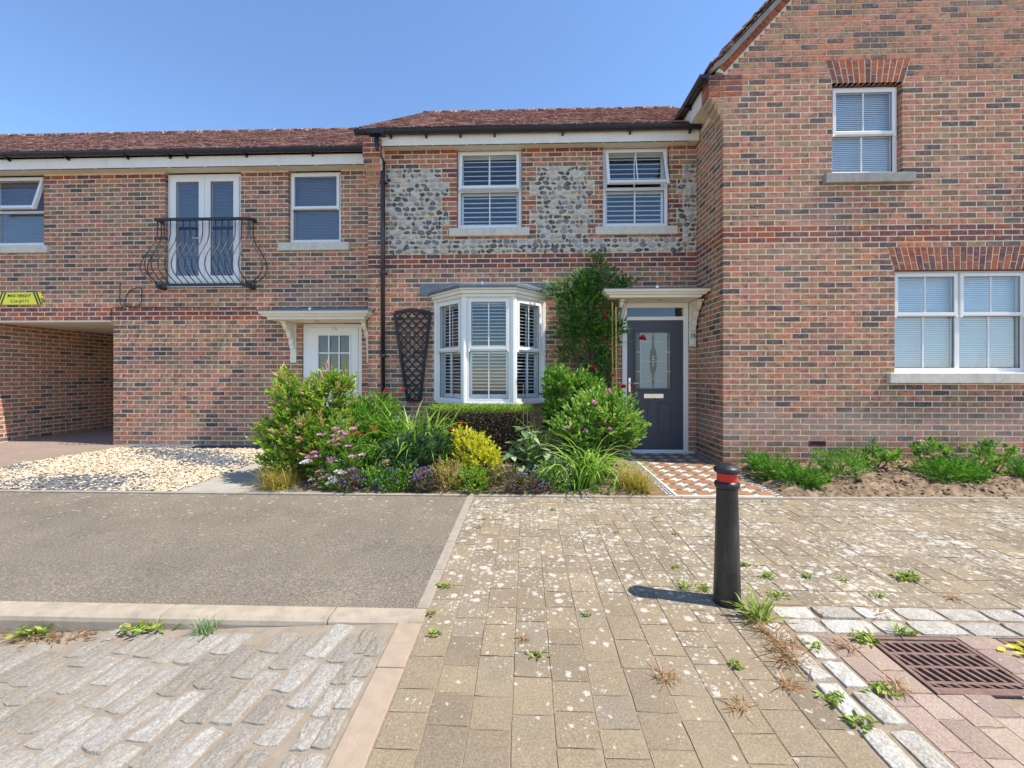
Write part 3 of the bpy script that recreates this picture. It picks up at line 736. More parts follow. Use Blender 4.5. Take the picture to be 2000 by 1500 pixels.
# raised kerb along the asphalt: its top level with the asphalt, the cobbles fall away from it to the left
kb = bpy.data.objects.new('kerb', None); C.objects.link(kb); kb['kind'] = 'structure'
def road_z(x, y):  # the cobbled street dips to the left
    d = min(max((-.75-x)/2.2, 0), 1.4); return zg(y)-.006-.098*d
xs = [XS-.006, -1.05, -1.96, -2.88, -3.8, -4.72, -5.6]
for i in range(len(xs)-1):
    b, a = xs[i]-(.003 if i else 0), xs[i+1]+.003; m = M()
    m.prism([(2.212, -.2), (2.338, -.2), (2.338, zg(2.34)+.004), (2.238, zg(2.24)+.004), (2.219, zg(2.22)-.01), (2.213, zg(2.2)-.03)], a, b, 'x'); m.build('kerb_stone', 'kerb', kb, bevel=.005)
co = bpy.data.objects.new('cobbled_street', None); C.objects.link(co); co['kind'] = 'structure'
m = M(); nx, ny = 40, 12; vs = []; fs = []
for j in range(ny+1):
    for i in range(nx+1):
        x = -.667-4.6*i/nx; y = -1.5+3.71*j/ny; vs.append((x, y, road_z(x, y)-.004+random.uniform(-.003, .003)))
for j in range(ny):
    for i in range(nx): a = j*(nx+1)+i; fs.append((a+1, a, a+nx+1, a+nx+2))
m.add(vs, fs); m.build('cobble_bedding', 'sett_mortar', co, smooth=True)
SETT = settvar('granite')
th = R(-9); c, s_ = math.cos(th), math.sin(th)
cnt = 0
for i in range(-6, 46):
    q = random.uniform(0, .2); w_ = .122
    while q < 3.0:
        l = random.uniform(.15, .30); lx = -.70-i*w_; ly = 2.35-q-l/2
        X = lx*1.0; Yy = ly; rx = -.7+(X+.7)*c-(Yy-2.2)*s_; ry = 2.2+(X+.7)*s_+(Yy-2.2)*c; q += l
        if rx > -.845 or rx < -4.6 or ry > 2.145 or ry < .55: continue
        u, v, d = proj((rx, ry, road_z(rx, ry)))
        if d < .3 or v > 1600 or u < -80: continue
        if cnt >= 300: continue
        cnt += 1
        sett(co, rx, ry, w_-.010+random.uniform(-.006, .006), l-.004, th+random.gauss(0, .03), road_z(rx, ry)+.003, -.045)
for xc_ in (-.722, -.795):
    y = 2.17-.06*(xc_ > -.75)
    while y > .6:
        l = random.uniform(.13, .24); sett(co, xc_, y-l/2, .072, l-.01, random.gauss(0, .02), road_z(xc_, y-l/2)+.003, -.02); y -= l
# concrete edging along the beds
ed = bpy.data.objects.new('bed_edging', None); C.objects.link(ed); ed['kind'] = 'structure'
def edge(a, b, w_=.05):
    a, b = Vector((a[0], a[1], 0)), Vector((b[0], b[1], 0)); n = max(1, int((b-a).length/.915)); d = (b-a)/n; nrm = Vector((-d.y, d.x, 0)).normalized()*w_
    for i in range(n):
        p, q = a+d*i, a+d*(i+1)*1.0-d.normalized()*.004; m = M()
        P = [p, q, q+nrm, p+nrm]; m.add([(r.x, r.y, zg(r.y)-.1) for r in P]+[(r.x, r.y, zg(r.y)+.012) for r in P], [(3, 2, 1, 0), (4, 5, 6, 7), (0, 1, 5, 4), (1, 2, 6, 5), (2, 3, 7, 6), (3, 0, 4, 7)])
        m.build('edging_stone', 'concrete_edge', ed, bevel=.005)
edge((-13, 4.37), (-.6, 4.37)); edge((-.6, 4.37), (2.66, 4.372)); edge((2.66, 4.375), (7.4, 4.52))
# concrete path to door 16, the driveway strip
sheet('concrete_path', [(-3.75, 4.42), (-2.5, 4.42), (-2.5, 7.03), (-3.75, 7.03)], 'slab', .004)
dr = sheet('driveway', [(-12, 4.42), (-6.6, 4.42), (-6.9, 7.1), (-6.9, 12.5), (-9.3, 12.5), (-12, 7.0)], 'paver_pink', .002)
# gravel: countless pebbles
gb = sheet('gravel_bed', [(-7.6, 4.42), (-3.75, 4.42), (-3.75, 7.05), (-6.9, 7.05)], 'sand_joint', .003)
N = 15000
gx = RNG.uniform(-7.5, -3.72, N); gy = RNG.uniform(4.43, 7.02, N)
edge_x = -6.45-.55*np.clip((7-gy)/2.0, 0, 1)**.7+RNG.normal(0, .05, N); kp = gx > edge_x; gx, gy = gx[kp], gy[kp]; N = len(gx)
oct_v = [(.5, 0, 0), (0, .5, 0), (-.5, 0, 0), (0, -.5, 0), (0, 0, .45), (.32, .32, .22), (-.32, .32, .22), (-.32, -.32, .22), (.32, -.32, .22)]
oct_f = [(0, 5, 4), (5, 1, 4), (1, 6, 4), (6, 2, 4), (2, 7, 4), (7, 3, 4), (3, 8, 4), (8, 0, 4)]
sz = RNG.uniform(.022, .052, N); rr = RNG.random(N)
slate = (np.sin(gx*2.3+1.2*np.sin(gy*3.1))+np.sin(gy*4.2+gx*1.1)+RNG.normal(0, .8, N)) > .62
rr = np.where(slate | (gy > 6.72), rr*.17, .2+.8*rr); flat = np.where(rr < .18, .45, .8)
V, F, A = inst(oct_v, oct_f, np.stack([gx, gy, .022*(gy-1.7)+.003+RNG.uniform(0, .012, N)], -1), np.stack([sz, sz*RNG.uniform(.5, 1, N), sz*flat], -1), RNG.uniform(0, 6.3, N), rr, RNG.normal(0, .25, N))
tag(link('gravel', npmesh('gravel', V, F, 'gravel', {'rnd': A})), 'cream and slate grey gravel spread before the brick wall', 'gravel', kind='stuff')
# planting beds: lumpy soil
def soil(name, x0, x1, y0, y1, h, clods, lab, shear=0):
    nx, ny = int((x1-x0)/.05), int((y1-y0)/.05); xs = np.linspace(x0, x1, nx+1); ys = np.linspace(y0, y1, ny+1); XX, YY = np.meshgrid(xs, ys)
    e = np.clip(np.minimum(np.minimum(XX-x0, x1-XX), YY-y0)/.18, 0, 1)
    ZZ = .022*(YY-1.7)+.004+e*(h+.022*np.sin(XX*7+YY*3)+.02*np.sin(YY*11-XX*5)+RNG.normal(0, .009, XX.shape))
    YY = YY+shear*(XX-x0)/(x1-x0)*(1-(YY-y0)/(y1-y0))
    V = np.stack([XX, YY, ZZ], -1).reshape(-1, 3); idx = np.arange((nx+1)*(ny+1)).reshape(ny+1, nx+1)
    F = np.stack([idx[:-1, :-1], idx[:-1, 1:], idx[1:, 1:], idx[1:, :-1]], -1).reshape(-1, 4)
    o = link(name, npmesh(name, V, F, 'soil', {'rnd': RNG.random(len(V))}, True)); o['kind'] = 'structure'
    n = clods; i = RNG.integers(0, len(V), n); P = V[i]+np.stack([RNG.normal(0, .03, n), RNG.normal(0, .03, n), np.zeros(n)-.004], -1)
    P[:, 0] = np.clip(P[:, 0], x0+.02, x1-.02); P[:, 1] = np.clip(P[:, 1], y0+.02, y1-.02)
    s = RNG.gamma(2, .009, n)+.008; V2, F2, A = inst(oct_v, oct_f, P, np.stack([s, s*.8, s*.7], -1), RNG.uniform(0, 6.3, n), RNG.random(n), RNG.normal(0, .4, n))
    c_ = link('soil_clods', npmesh('soil_clods', V2, F2, 'soil', {'rnd': A}), o); c_['kind'] = 'stuff'
soil('flower_bed', -2.5, 1.46, 4.423, 6.66, .03, 1500, '')
soil('border_bed', 2.63, 7.4, 4.425, 5.775, .06, 5200, '', .145)
# encaustic tile path to door 15
tp = sheet('tiled_path', [(1.46, 4.425), (2.615, 4.425), (2.615, 6.69), (1.46, 6.69)], 'tile_white', .006)
def flat_tile(mat, poly, h=.0045):
    n = len(poly); return npmesh('tile', [(p[0], p[1], h) for p in poly]+[(p[0]*1.02, p[1]*1.02, 0) for p in poly], [(i, (i+1) % n, (i+1) % n+n, i+n) for i in range(n)][::1] if False else [((i+1) % n, i, i+n, (i+1) % n+n) for i in range(n)]+[tuple(range(n))], mat)
sq = .0745; TB = flat_tile('tile_brown', [(-sq, -sq), (sq, -sq), (sq, sq), (-sq, sq)])
dm = .0255; TD = flat_tile('tile_blue', [(-dm, 0), (0, -dm*1.5), (dm, 0), (0, dm*1.5)]); TD2 = flat_tile('tile_blue', [(-dm*1.5, 0), (0, -dm), (dm*1.5, 0), (0, dm)])
pit = .208; x0t = 1.56; y0t = 4.55
for j in range(11):
    for i in range(5):
        X, Yt = x0t+.085+pit*i, y0t+pit*j
        for me, dx_, dy_ in ((TB, 0, 0), (TD, pit/2, 0), (TD2, 0, pit/2)):
            if X+dx_ > 2.53 or Yt+dy_ > 6.6: continue
            o = link('tile', me, tp, (X+dx_, Yt+dy_, zg(Yt+dy_)+.006)); o.rotation_euler.x = .022
for xx in (1.485, 2.585):
    yy = 4.44; i = 0
    while yy < 6.6:
        me = TD; o = link('border_tile', TD if i % 2 else TD2, tp, (xx, yy+.03, zg(yy+.03)+.006)); o.scale = (.7, .7, 1); o.rotation_euler.x = .022; yy += .062; i += 1
for xx in (1.52, 2.545):
    m = M(); m.add([(xx-.007, 4.43, zg(4.43)+.009), (xx+.007, 4.43, zg(4.43)+.009), (xx+.007, 6.62, zg(6.62)+.009), (xx-.007, 6.62, zg(6.62)+.009)], [(0, 1, 2, 3)]); m.build('border_line', 'tile_blue', tp)
# ================================================================== left house (door 16, passage, balconette)
HL = thing('terraced_house', (-6.5, YL, .1), 'red brown brick house with covered passage, black balconette and white glazed front door', 'house')
wL = Wall(-16.2, YL, 0)                      # s = x + 16.2
def sL(x): return x+16.2
yf = YL+.055                                 # window frame plane
zso = 4.73
winA = (X_(-12, yf), X_(92, yf), Z_(50, 480, yf), zso-.02)
frd = (X_(328, yf), X_(474, yf), Z_(400, 557, yf), zso-.02)
winC = (X_(567, yf), X_(668, yf), Z_(620, 474, yf), zso-.02)
d16 = (X_(591, YL), X_(706, YL), zg(YL)-.02, 2.16)
PASS = (-9.2, -7.0, -.2, 2.23)
def exp_(r, e=.004): return (sL(r[0])-e, sL(r[1])+e, r[2]-e, r[3]+e)
holesL = [(sL(winA[0])-.004, sL(winA[1])+.004, winA[2]-.02, 9), (sL(frd[0])-.004, sL(frd[1])+.004, frd[2]-.03, 9), (sL(winC[0])-.004, sL(winC[1])+.004, winC[2]-.02, 9), exp_(d16), (sL(PASS[0]), sL(PASS[1]), -1, 2.225)]
holesLm = [(h[0], h[1], h[2], min(h[3], 4.9)) for h in holesL]; holesLm[4] = (sL(PASS[0]), sL(PASS[1]), -1, 2.215)
mw = mortar(wL, 0, sL(-2.505), -.1, 4.86, holesLm)
wallL = mw.build('wall', 'mortar', HL)
def redL(k, s):
    if kz(2.23) <= k < kz(2.23)+3: return 'brick_red'
    if k == kz(4.73)-1: return 'brick_red'
    if k == kz(4.73)-2: return 'brick_red' if int(s/.1125) % 2 else None
    return None
B = []; kt = kz(4.73)
lay(wL, B, sL(-16.1), sL(-2.505), kz(.07), kt, holesL, redL)
wP = Wall(-9.2, YL+.102, R(90))              # passage side wall, facing +x
mortar(wP, 0, 5.4, -.1, 2.3, [], .2).build('passage_wall', 'mortar', HL)
lay(wP, B, 0, 5.4, kz(.07), kz(2.23), [], lambda k, s: None)
wP2 = Wall(-7.0, YL+5.5, R(-90))             # other side of the passage, facing -x
mortar(wP2, 0, 5.25, -.1, 2.3, [], .2).build('passage_wall', 'mortar', HL)
place_bricks(wallL, B, 300)
m = M(); m.box(-9.2, -7.0, YL+.004, YL+5.5, 2.205, 2.222); m.build('passage_ceiling', 'soffit_cream', HL)
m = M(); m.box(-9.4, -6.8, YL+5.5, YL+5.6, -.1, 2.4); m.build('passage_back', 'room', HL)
XL0, XL1 = -16.2, -2.505
fy = 6.857
m = M(); m.box(XL0, XL1, fy, fy+.02, zso, 4.90); m.build('fascia', 'fascia_white', HL, bevel=.003)
m = M(); m.box(XL0, XL1, fy+.021, YL+.05, zso+.0, zso+.012); m.build('soffit', 'soffit_cream', HL)
for x in np.arange(-9.6, -2.6, .62):         # soffit vent slots
    m = M(); m.box(x, x+.58, fy+.006, fy+.02, zso-.004, zso-.0005); m.build('soffit_vent', 'dark_gap', HL)
brk = [X_(u, 6.8) for u in (12, 128, 245, 328, 361, 478, 608)]
gutter(HL, (XL0, 6.79, 4.955), (XL1, 6.79, 4.955), .056, brk)
pitchL = R(33)
rl = roof_slope(HL, XL0, XL1-.01, 6.78, 4.985, pitchL, 4.35)
ry_, rz_ = 6.78+4.35*math.cos(pitchL), 4.985+4.35*math.sin(pitchL)
ridge(rl, (XL0, ry_, rz_-.03), (XL1-.02, ry_, rz_-.03))
m = M(); m.add([(XL0, ry_, rz_-.02), (XL1, ry_, rz_-.02), (XL1, ry_+3.6, 4.9), (XL0, ry_+3.6, 4.9)], [(0, 1, 2, 3)]); m.build('rear_roof', 'roof_tile', HL)
m = M(); m.box(XL0, XL1, YL+7.0, YL+7.2, -.1, 4.9); m.build('rear_wall', 'brick_plain', HL)
m = M(); m.prism([(YL+.3, 4.8), (YL+7, 4.8), (ry_, rz_-.15)], XL0, XL0+.1, 'x'); m.box(XL0, XL0+.1, YL+.3, YL+7, -.1, 4.8); m.build('gable_wall', 'brick_plain', HL)
SILL = (.11, .15, -.095)
window(HL, front(winA[0], yf), winA[1]-winA[0], winA[2], winA[3], .49, 1, False, R(15), ('venetian', 'blind_blue'), (.105, .145, -.10), label='white window with its top sash open')
window(HL, front(winC[0], yf), winC[1]-winC[0], winC[2], winC[3], .49, 1, False, 0, ('venetian', 'blind_blue'), (.16, .15, -.10))
# french doors
xf = front(frd[0], yf); w_ = frd[1]-frd[0]; z0, z1 = frd[2], frd[3]
f = M(xf); f.ring(0, w_, z0, z1, .055, 0, .07); f.box(-.02, w_+.02, -.07, .03, z0-.045, z0+.001)
fd = f.build('french_doors', 'white_upvc', HL, bevel=.004)
for i in range(2):
    a, b = (.05+(w_-.1)*i/2+.002, .05+(w_-.1)*(i+1)/2-.002); q = M(xf); q.ring(a, b, z0+.05, z1-.05, .10, -.018, .05, wb=.11, wt=.08)
    q.build('door_leaf', 'white_upvc', fd, bevel=.005)
    g = M(xf); g.box(a+.095, b-.095, .01, .016, z0+.155, z1-.125); g.build('pane', 'glass', fd)
    g = M(xf); g.ring(a+.098, b-.098, z0+.157, z1-.127, .007, -.004, .004); g.build('seal', 'rubber_seal', fd)
    slats(fd, xf, a+.09, b-.09, z0+.15, z1-.13, .045, .024, .024, R(52), 'blind_blue', th=.0012)
hd = M(xf); hd.box(w_/2-.075, w_/2-.05, -.03, -.019, z0+.62, z0+.84); hd.tube([(w_/2-.06, -.03, z0+.78), (w_/2-.06, -.06, z0+.78), (w_/2-.17, -.06, z0+.785)], .008, 8)
hd.build('handle', 'white_upvc', fd)
room(fd, xf, 0, w_, z0, z1, 1.4)
# balconette
bx0, bx1 = X_(300, 6.86), X_(489, 6.86); zt_, zb_ = Z_(390, 428, 6.88), Z_(390, 556, 6.88); yb = YL-.15
b = M(); b.box(bx0, bx1, yb-.02, yb+.02, zt_-.022, zt_+.022); b.box(bx0, bx0+.035, yb+.02, YL+.01, zt_-.02, zt_+.02); b.box(bx1-.035, bx1, yb+.02, YL+.01, zt_-.02, zt_+.02)
bal = b.build('balcony_railing', 'black_iron', HL, bevel=.004)
b = M(); b.box(bx0+.03, bx1-.03, yb-.02, yb+.02, zb_-.02, zb_+.02); b.box(bx0+.03, bx0+.065, yb+.02, YL+.01, zb_-.018, zb_+.018); b.box(bx1-.065, bx1-.03, yb+.02, YL+.01, zb_-.018, zb_+.018)
b.tube([(bx0+.05, yb-.005, zb_-.03), (bx0+.05, YL+.01, zb_-.03)], .035, 12); b.tube([(bx1-.05, yb-.005, zb_-.03), (bx1-.05, YL+.01, zb_-.03)], .035, 12)
b.build('bottom_rail', 'black_iron', bal, bevel=.003)
H = zt_-zb_
def bulge(t):  # 0 top .. 1 bottom
    key = [(0, 0), (.22, .0), (.34, .035), (.5, .14), (.62, .215), (.74, .245), (.84, .215), (.92, .12), (.97, .03), (1, 0)]
    for (a, p), (b_, q) in zip(key, key[1:]):
        if a <= t <= b_: k = (t-a)/(b_-a); k = k*k*(3-2*k) if False else k; return p+(q-p)*k
    return 0
def bar(fx, fy_, dx_, dy_):
    pts = []
    for i in range(23):
        t = i/22; e = bulge(t); pts.append((fx+dx_*e, fy_+dy_*e, zt_-.015-(H-.02)*t))
    q = M(); q.tube(pts, .0075, 6); q.build('baluster', 'black_iron', bal, smooth=True)
nb = 15
for i in range(nb): bar(bx0+.05+(bx1-bx0-.10)*i/(nb-1), yb, 0, -1)
for sx in (-1, 1):
    for k in range(2): bar((bx0+.03) if sx < 0 else (bx1-.03), yb+.02+.075*k, sx, -.25 if k == 0 else 0)
# door 16
xd0, xd1, zd1 = d16[0], d16[1], d16[3]; zd0 = zg(YL)-.01; xf = front(xd0, YL+.02); w_ = xd1-xd0
f = M(xf); f.ring(0, w_, zd0, zd1, .06, 0, .07, wb=.04); fo = f.build('door_frame', 'white_upvc', HL, bevel=.004)
gx0, gx1 = X_(621, YL)-xd0, X_(682, YL)-xd0; gz1, gz0 = Z_(650, 655, YL), Z_(650, 758, YL)
q = M(xf)
q.box(.062, gx0, -.006, .045, zd0+.042, zd1-.062); q.box(gx1, w_-.062, -.006, .045, zd0+.042, zd1-.062); q.box(gx0, gx1, -.006, .045, zd0+.042, gz0); q.box(gx0, gx1, -.006, .045, gz1, zd1-.062)
dl = q.build('door', 'white_upvc', HL)
q = M(xf); q.ring(gx0-.025, gx1+.025, gz0-.025, gz1+.025, .028, -.016, -.0065); q.build('glazing_bead', 'white_upvc', dl, bevel=.004)
for i in range(3):
    for j in range(3):
        a, b_ = gx0+(gx1-gx0)*i/3, gx0+(gx1-gx0)*(i+1)/3; c0, c1 = gz0+(gz1-gz0)*j/3, gz0+(gz1-gz0)*(j+1)/3
        g = M(xf); g.box(a+.001, b_-.001, .012, .017, c0+.001, c1-.001); g.build('pane', 'glass', dl)
for i in (1, 2):
    g = M(xf); a = gx0+(gx1-gx0)*i/3; g.box(a-.011, a+.011, -.008, .011, gz0, gz1); g.build('glazing_bar', 'white_upvc', dl, bevel=.003)
    g = M(xf); a = gz0+(gz1-gz0)*i/3; g.box(gx0, gx1, -.006, .0105, a-.011, a+.011); g.build('glazing_bar', 'white_upvc', dl, bevel=.003)
hd = M(xf); hx = w_-.10; hd.box(hx-.016, hx+.016, -.02, -.007, Z_(650, 765, YL), Z_(650, 737, YL)); hd.tube([(hx, -.02, Z_(650, 751, YL)), (hx, -.055, Z_(650, 751, YL)), (hx-.12, -.055, Z_(650, 751, YL))], .009, 8); hd.build('handle', 'chrome', dl, bevel=.003)
room(fo, xf, .06, w_-.06, zd0, zd1, 1.2)
text_mesh('house_number', '16', .11, 'grey_print', dl, (X_(652, YL), YL+.012, Z_(652, 642, YL)))
canopy(HL, -4.13, -2.52, YL-.001, .58, 2.171, 2.304, (-3.88, -2.59), 1.51, -3.35, over=(-2.41, YC-.005))

# ================================================================== centre house (door 15, flint panels, bay)
HC = thing('terraced_house', (0, YC, .1), 'flint panelled brick house with white canted bay window and dark grey front door', 'house')
XC0, XC1 = -2.50, 2.62
wC = Wall(0, YC, 0); yf = YC+.05; zsoC = 4.84
w1 = (X_(894, yf), X_(1019, yf), Z_(950, 446, yf), zsoC-.004); w2 = (X_(1177, yf), X_(1304, yf), Z_(1240, 443, yf), zsoC-.004)
d15 = (X_(1215, YC), X_(1344, YC), zg(YC)-.02, 2.42)
bayh = (-1.30, .15, .95, 2.40)
holesC = [(w1[0]-.004, w1[1]+.004, w1[2]-.02, 9), (w2[0]-.004, w2[1]+.004, w2[2]-.02, 9), (d15[0]-.004, d15[1]+.004, -1, d15[3]+.004), bayh]
mortar(wC, XC0, XC1, -.1, 4.98, [(h[0], h[1], h[2], min(h[3], 5.1)) for h in holesC])
mc = mortar(wC, XC0, XC1, -.1, 4.98, [(h[0], h[1], h[2], min(h[3], 5.1)) for h in holesC]); wallC = mc.build('wall', 'mortar', HC)
# flint panels: blocks of three courses, toothed against the brick quoins
PX = lambda u: X_(u, YC)
FL = []
FL.append((PX(758), XC1, cz(3), cz(6)))
for j in range(5):
    z0, z1 = cz(6+3*j), cz(9+3*j); wide = j % 2 == 1            # j=0 is the lowest block
    FL.append((PX(752 if not wide else 761), PX(863.5 if not wide else 878), z0, z1))
    FL.append((PX(1047 if not wide else 1034), PX(1147.5 if not wide else 1161.5), z0, z1))
    FL.append((PX(1333 if not wide else 1321), XC1, z0, z1))
def redC(k, s):
    for a, b_, c0, c1 in FL:
        if a-.02 < s < b_+.02 and c0 < cz(k)+.03 < c1: return 'skip'
    if 0 <= k < 3: return 'brick_red'
    if k == 23: return 'brick_red' if int((s+9)/.1125) % 2 else None
    if k == 24: return 'brick_red'
    if 3 <= k < 22:
        for q in (w1, w2):
            if q[0]-.15 < s < q[1]+.15: return 'brick_red' if random.random() < .3 else None
    return None
B = []
flh = [(a, b_, c0, c1) for a, b_, c0, c1 in FL]
lay(wC, B, XC0, XC1, kz(.07), 25, holesC+flh, redC)
# eaves corbel at the left end, stepping forward
for k in range(18, 26):
    n = min(k-17, 5); wk = Wall(0, YC-.046*n, 0); lay(wk, B, XC0, PX(752)+(.0 if k > 21 else -.02), k, k+1, [], lambda k_, s: 'brick_red' if k_ > 21 else None)
place_bricks(wallC, B, 300)
m = M()
for k in range(18, 26): n = min(k-17, 5); m.box(XC0+.004, PX(752)-.004, YC-.046*n+.005, YC+.004, cz(k), cz(k+1)-.0005)
m.build('corbel', 'mortar', HC)
# flints
def flint_mesh(seed):
    r = random.Random(seed); k = 8; per = []
    for i in range(k):
        a = 6.28319*(i+r.uniform(-.2, .2))/k; q = r.uniform(.68, 1.12); per.append((math.cos(a)*.5*q, math.sin(a)*.5*q))
    cx, cz_ = r.uniform(-.1, .1), r.uniform(-.1, .1); tl, tm = r.uniform(-.25, .25), r.uniform(-.25, .25)
    h = lambda x, z: -.016-.012*(tl*x+tm*z)*4
    vs = [(cx, h(cx, cz_)-.003, cz_)]+[(x*.62, h(x*.6, z*.6)+r.uniform(-.003, .003), z*.62) for x, z in per]+[(x*.9, -.006, z*.9) for x, z in per]+[(x, .012, z) for x, z in per]
    t = [(0, 1+(i+1) % k, 1+i)[::-1] for i in range(k)]
    for q in range(2):
        b_ = 1+k*q
        for i in range(k): j = (i+1) % k; t += [(b_+i, b_+k+i, b_+k+j), (b_+i, b_+k+j, b_+j)]
    rim = [0]+[.15]*k+[.75]*k+[1]*k
    return vs, t, rim
FV = [flint_mesh(i) for i in range(30)]
FM = [npmesh('flint', v, t, 'flint', {'rnd': [(i*.618+.1) % 1*.98]*len(v), 'rim': rim}, smooth=False) for i, (v, t, rim) in enumerate(FV)]
fp = M(); items = []
for a, b_, c0, c1 in FL:
    fp.box(a+.002, b_-.002, YC-.001, YC+.02, c0+.001 if c0 > cz(3)+.01 else c0, c1-.001)
    for r_ in range(3):
        x = a+.01; zc = c0+(r_+.5)*.075
        while x < b_-.035:
            l = min(random.uniform(.045, .15), b_-.008-x)
            if b_-x-l < .04: l = b_-.008-x
            if l > .16: l *= .5
            hgt = random.uniform(.045, .085); items.append((x+l/2, zc+random.uniform(-.008, .008), l*1.08, hgt*1.16)); x += l
fpan = fp.build('flint_panel', 'flint_mortar', HC)
random.shuffle(items); rest = []
for i, (x, z, l, h_) in enumerate(items):
    if i < 300:
        o = link('flint', random.choice(FM), fpan, (x, YC-.001, z)); o.scale = (l, random.uniform(.7, 1.3), h_); o.rotation_euler.y = random.choice((0, math.pi))+random.gauss(0, .22)
    else: rest.append((x, z, l, h_))
VV, FF, AA, RRm = [], [], [], []; n0 = 0; org = np.array(wl(fpan))
for x, z, l, h_ in rest:
    v, t, rim = random.choice(FV); a = random.choice((0, math.pi))+random.gauss(0, .22); v = np.array(v)*[l, random.uniform(.7, 1.3), h_]; ca, sa = math.cos(a), math.sin(a)
    VV.append(np.stack([v[:, 0]*ca+v[:, 2]*sa+x, v[:, 1]+YC-.001, -v[:, 0]*sa+v[:, 2]*ca+z], -1)-org); FF.append(np.array(t)+n0); n0 += len(v); AA += [random.random()]*len(v); RRm += rim
link('flintwork', npmesh('flintwork', np.concatenate(VV), np.concatenate(FF), 'flint', {'rnd': AA, 'rim': RRm}), fpan)['kind'] = 'stuff'
# eaves
fy = 6.534; xa = PX(752)-.02
m = M(); m.box(xa, XC1-.012, fy, fy+.02, zsoC, 5.0); m.build('fascia', 'fascia_white', HC, bevel=.003)
m = M(); m.box(xa, XC1-.012, fy+.021, YC+.05, zsoC, zsoC+.012); m.build('soffit', 'soffit_cream', HC)
for x in np.arange(xa+.05, XC1-.3, .26):
    m = M(); m.box(x, x+.235, fy+.006, fy+.02, zsoC-.004, zsoC-.0005); m.build('soffit_vent', 'dark_gap', HC)
gz = 5.035
gutter(HC, (-2.62, 6.47, gz), (XC1-.02, 6.47, gz), .058, [X_(u, 6.5) for u in (763, 832, 899, 966, 1099, 1231, 1348)])
m = M(); m.box(X_(720, 6.47), X_(752, 6.47), 6.404, 6.53, gz-.066, gz+.008); m.build('gutter_outlet', 'black_plastic', HC, bevel=.012)
dpx = X_(748, 6.615); dpt = X_(736, 6.47)
m = M(); m.tube([(dpt, 6.47, gz-.05), (dpt, 6.47, Z_(736, 287, 6.47)), (dpt+.01, 6.475, Z_(736, 292, 6.47)), (dpx-.01, 6.605, Z_(748, 314, 6.6)), (dpx, 6.61, Z_(748, 320, 6.6)), (dpx, 6.61, zg(6.6))], .035, 14)
dp = m.build('downpipe', 'black_plastic', HC, smooth=True)
for v in (318, 355, 533, 694):
    z = Z_(748, v, 6.61); q = M(); q.lathe([(.036, -.02), (.043, -.018), (.043, .018), (.036, .02)], (dpx, 6.61, z), 16)
    if v != 318: q.box(dpx-.06, dpx+.075, 6.635, 6.645, z-.022, z+.004); q.box(dpx-.012, dpx+.012, 6.64, YC+.006, z-.015, z+.0)
    q.build('pipe_clip', 'black_plastic', dp)
pitchC = R(33.7); lenC = 5.0
ryc, rzc = 6.47+lenC*math.cos(pitchC), 5.075+lenC*math.sin(pitchC)
rc = roof_slope(HC, XC0-.04, 3.6, 6.46, 5.075, pitchC, lenC); ridge(rc, (XC0-.06, ryc, rzc-.03), (3.6, ryc, rzc-.03))
m = M(); m.add([(XC0, ryc, rzc-.02), (3.6, ryc, rzc-.02), (3.6, ryc+4.2, 5.0), (XC0, ryc+4.2, 5.0)], [(0, 1, 2, 3)]); m.build('rear_roof', 'roof_tile', HC)
m = M(); m.prism([(YC+.24, -.1), (YC+8.2, -.1), (YC+8.2, 5.0), (ryc, rzc-.16), (YC+.24, 5.05)], XC0+.001, XC0+.2, 'x'); m.build('gable_wall', 'brick_plain', HC)
m = M(); m.box(XC0+.2, 3.6, YC+8, YC+8.2, -.1, 5.0); m.build('rear_wall', 'brick_plain', HC)
window(HC, front(w1[0], yf), w1[1]-w1[0], w1[2], w1[3], .485, 1, True, R(9), ('shutter', 'x', .074, 28), (.125, .145, -.095), label='white window with top sash ajar above the bay')
window(HC, front(w2[0], yf), w2[1]-w2[0], w2[2], w2[3], .485, 1, True, R(17), ('shutter', 'x', .074, 28), (.125, .145, -.095), label='white window with top sash pushed wide open')
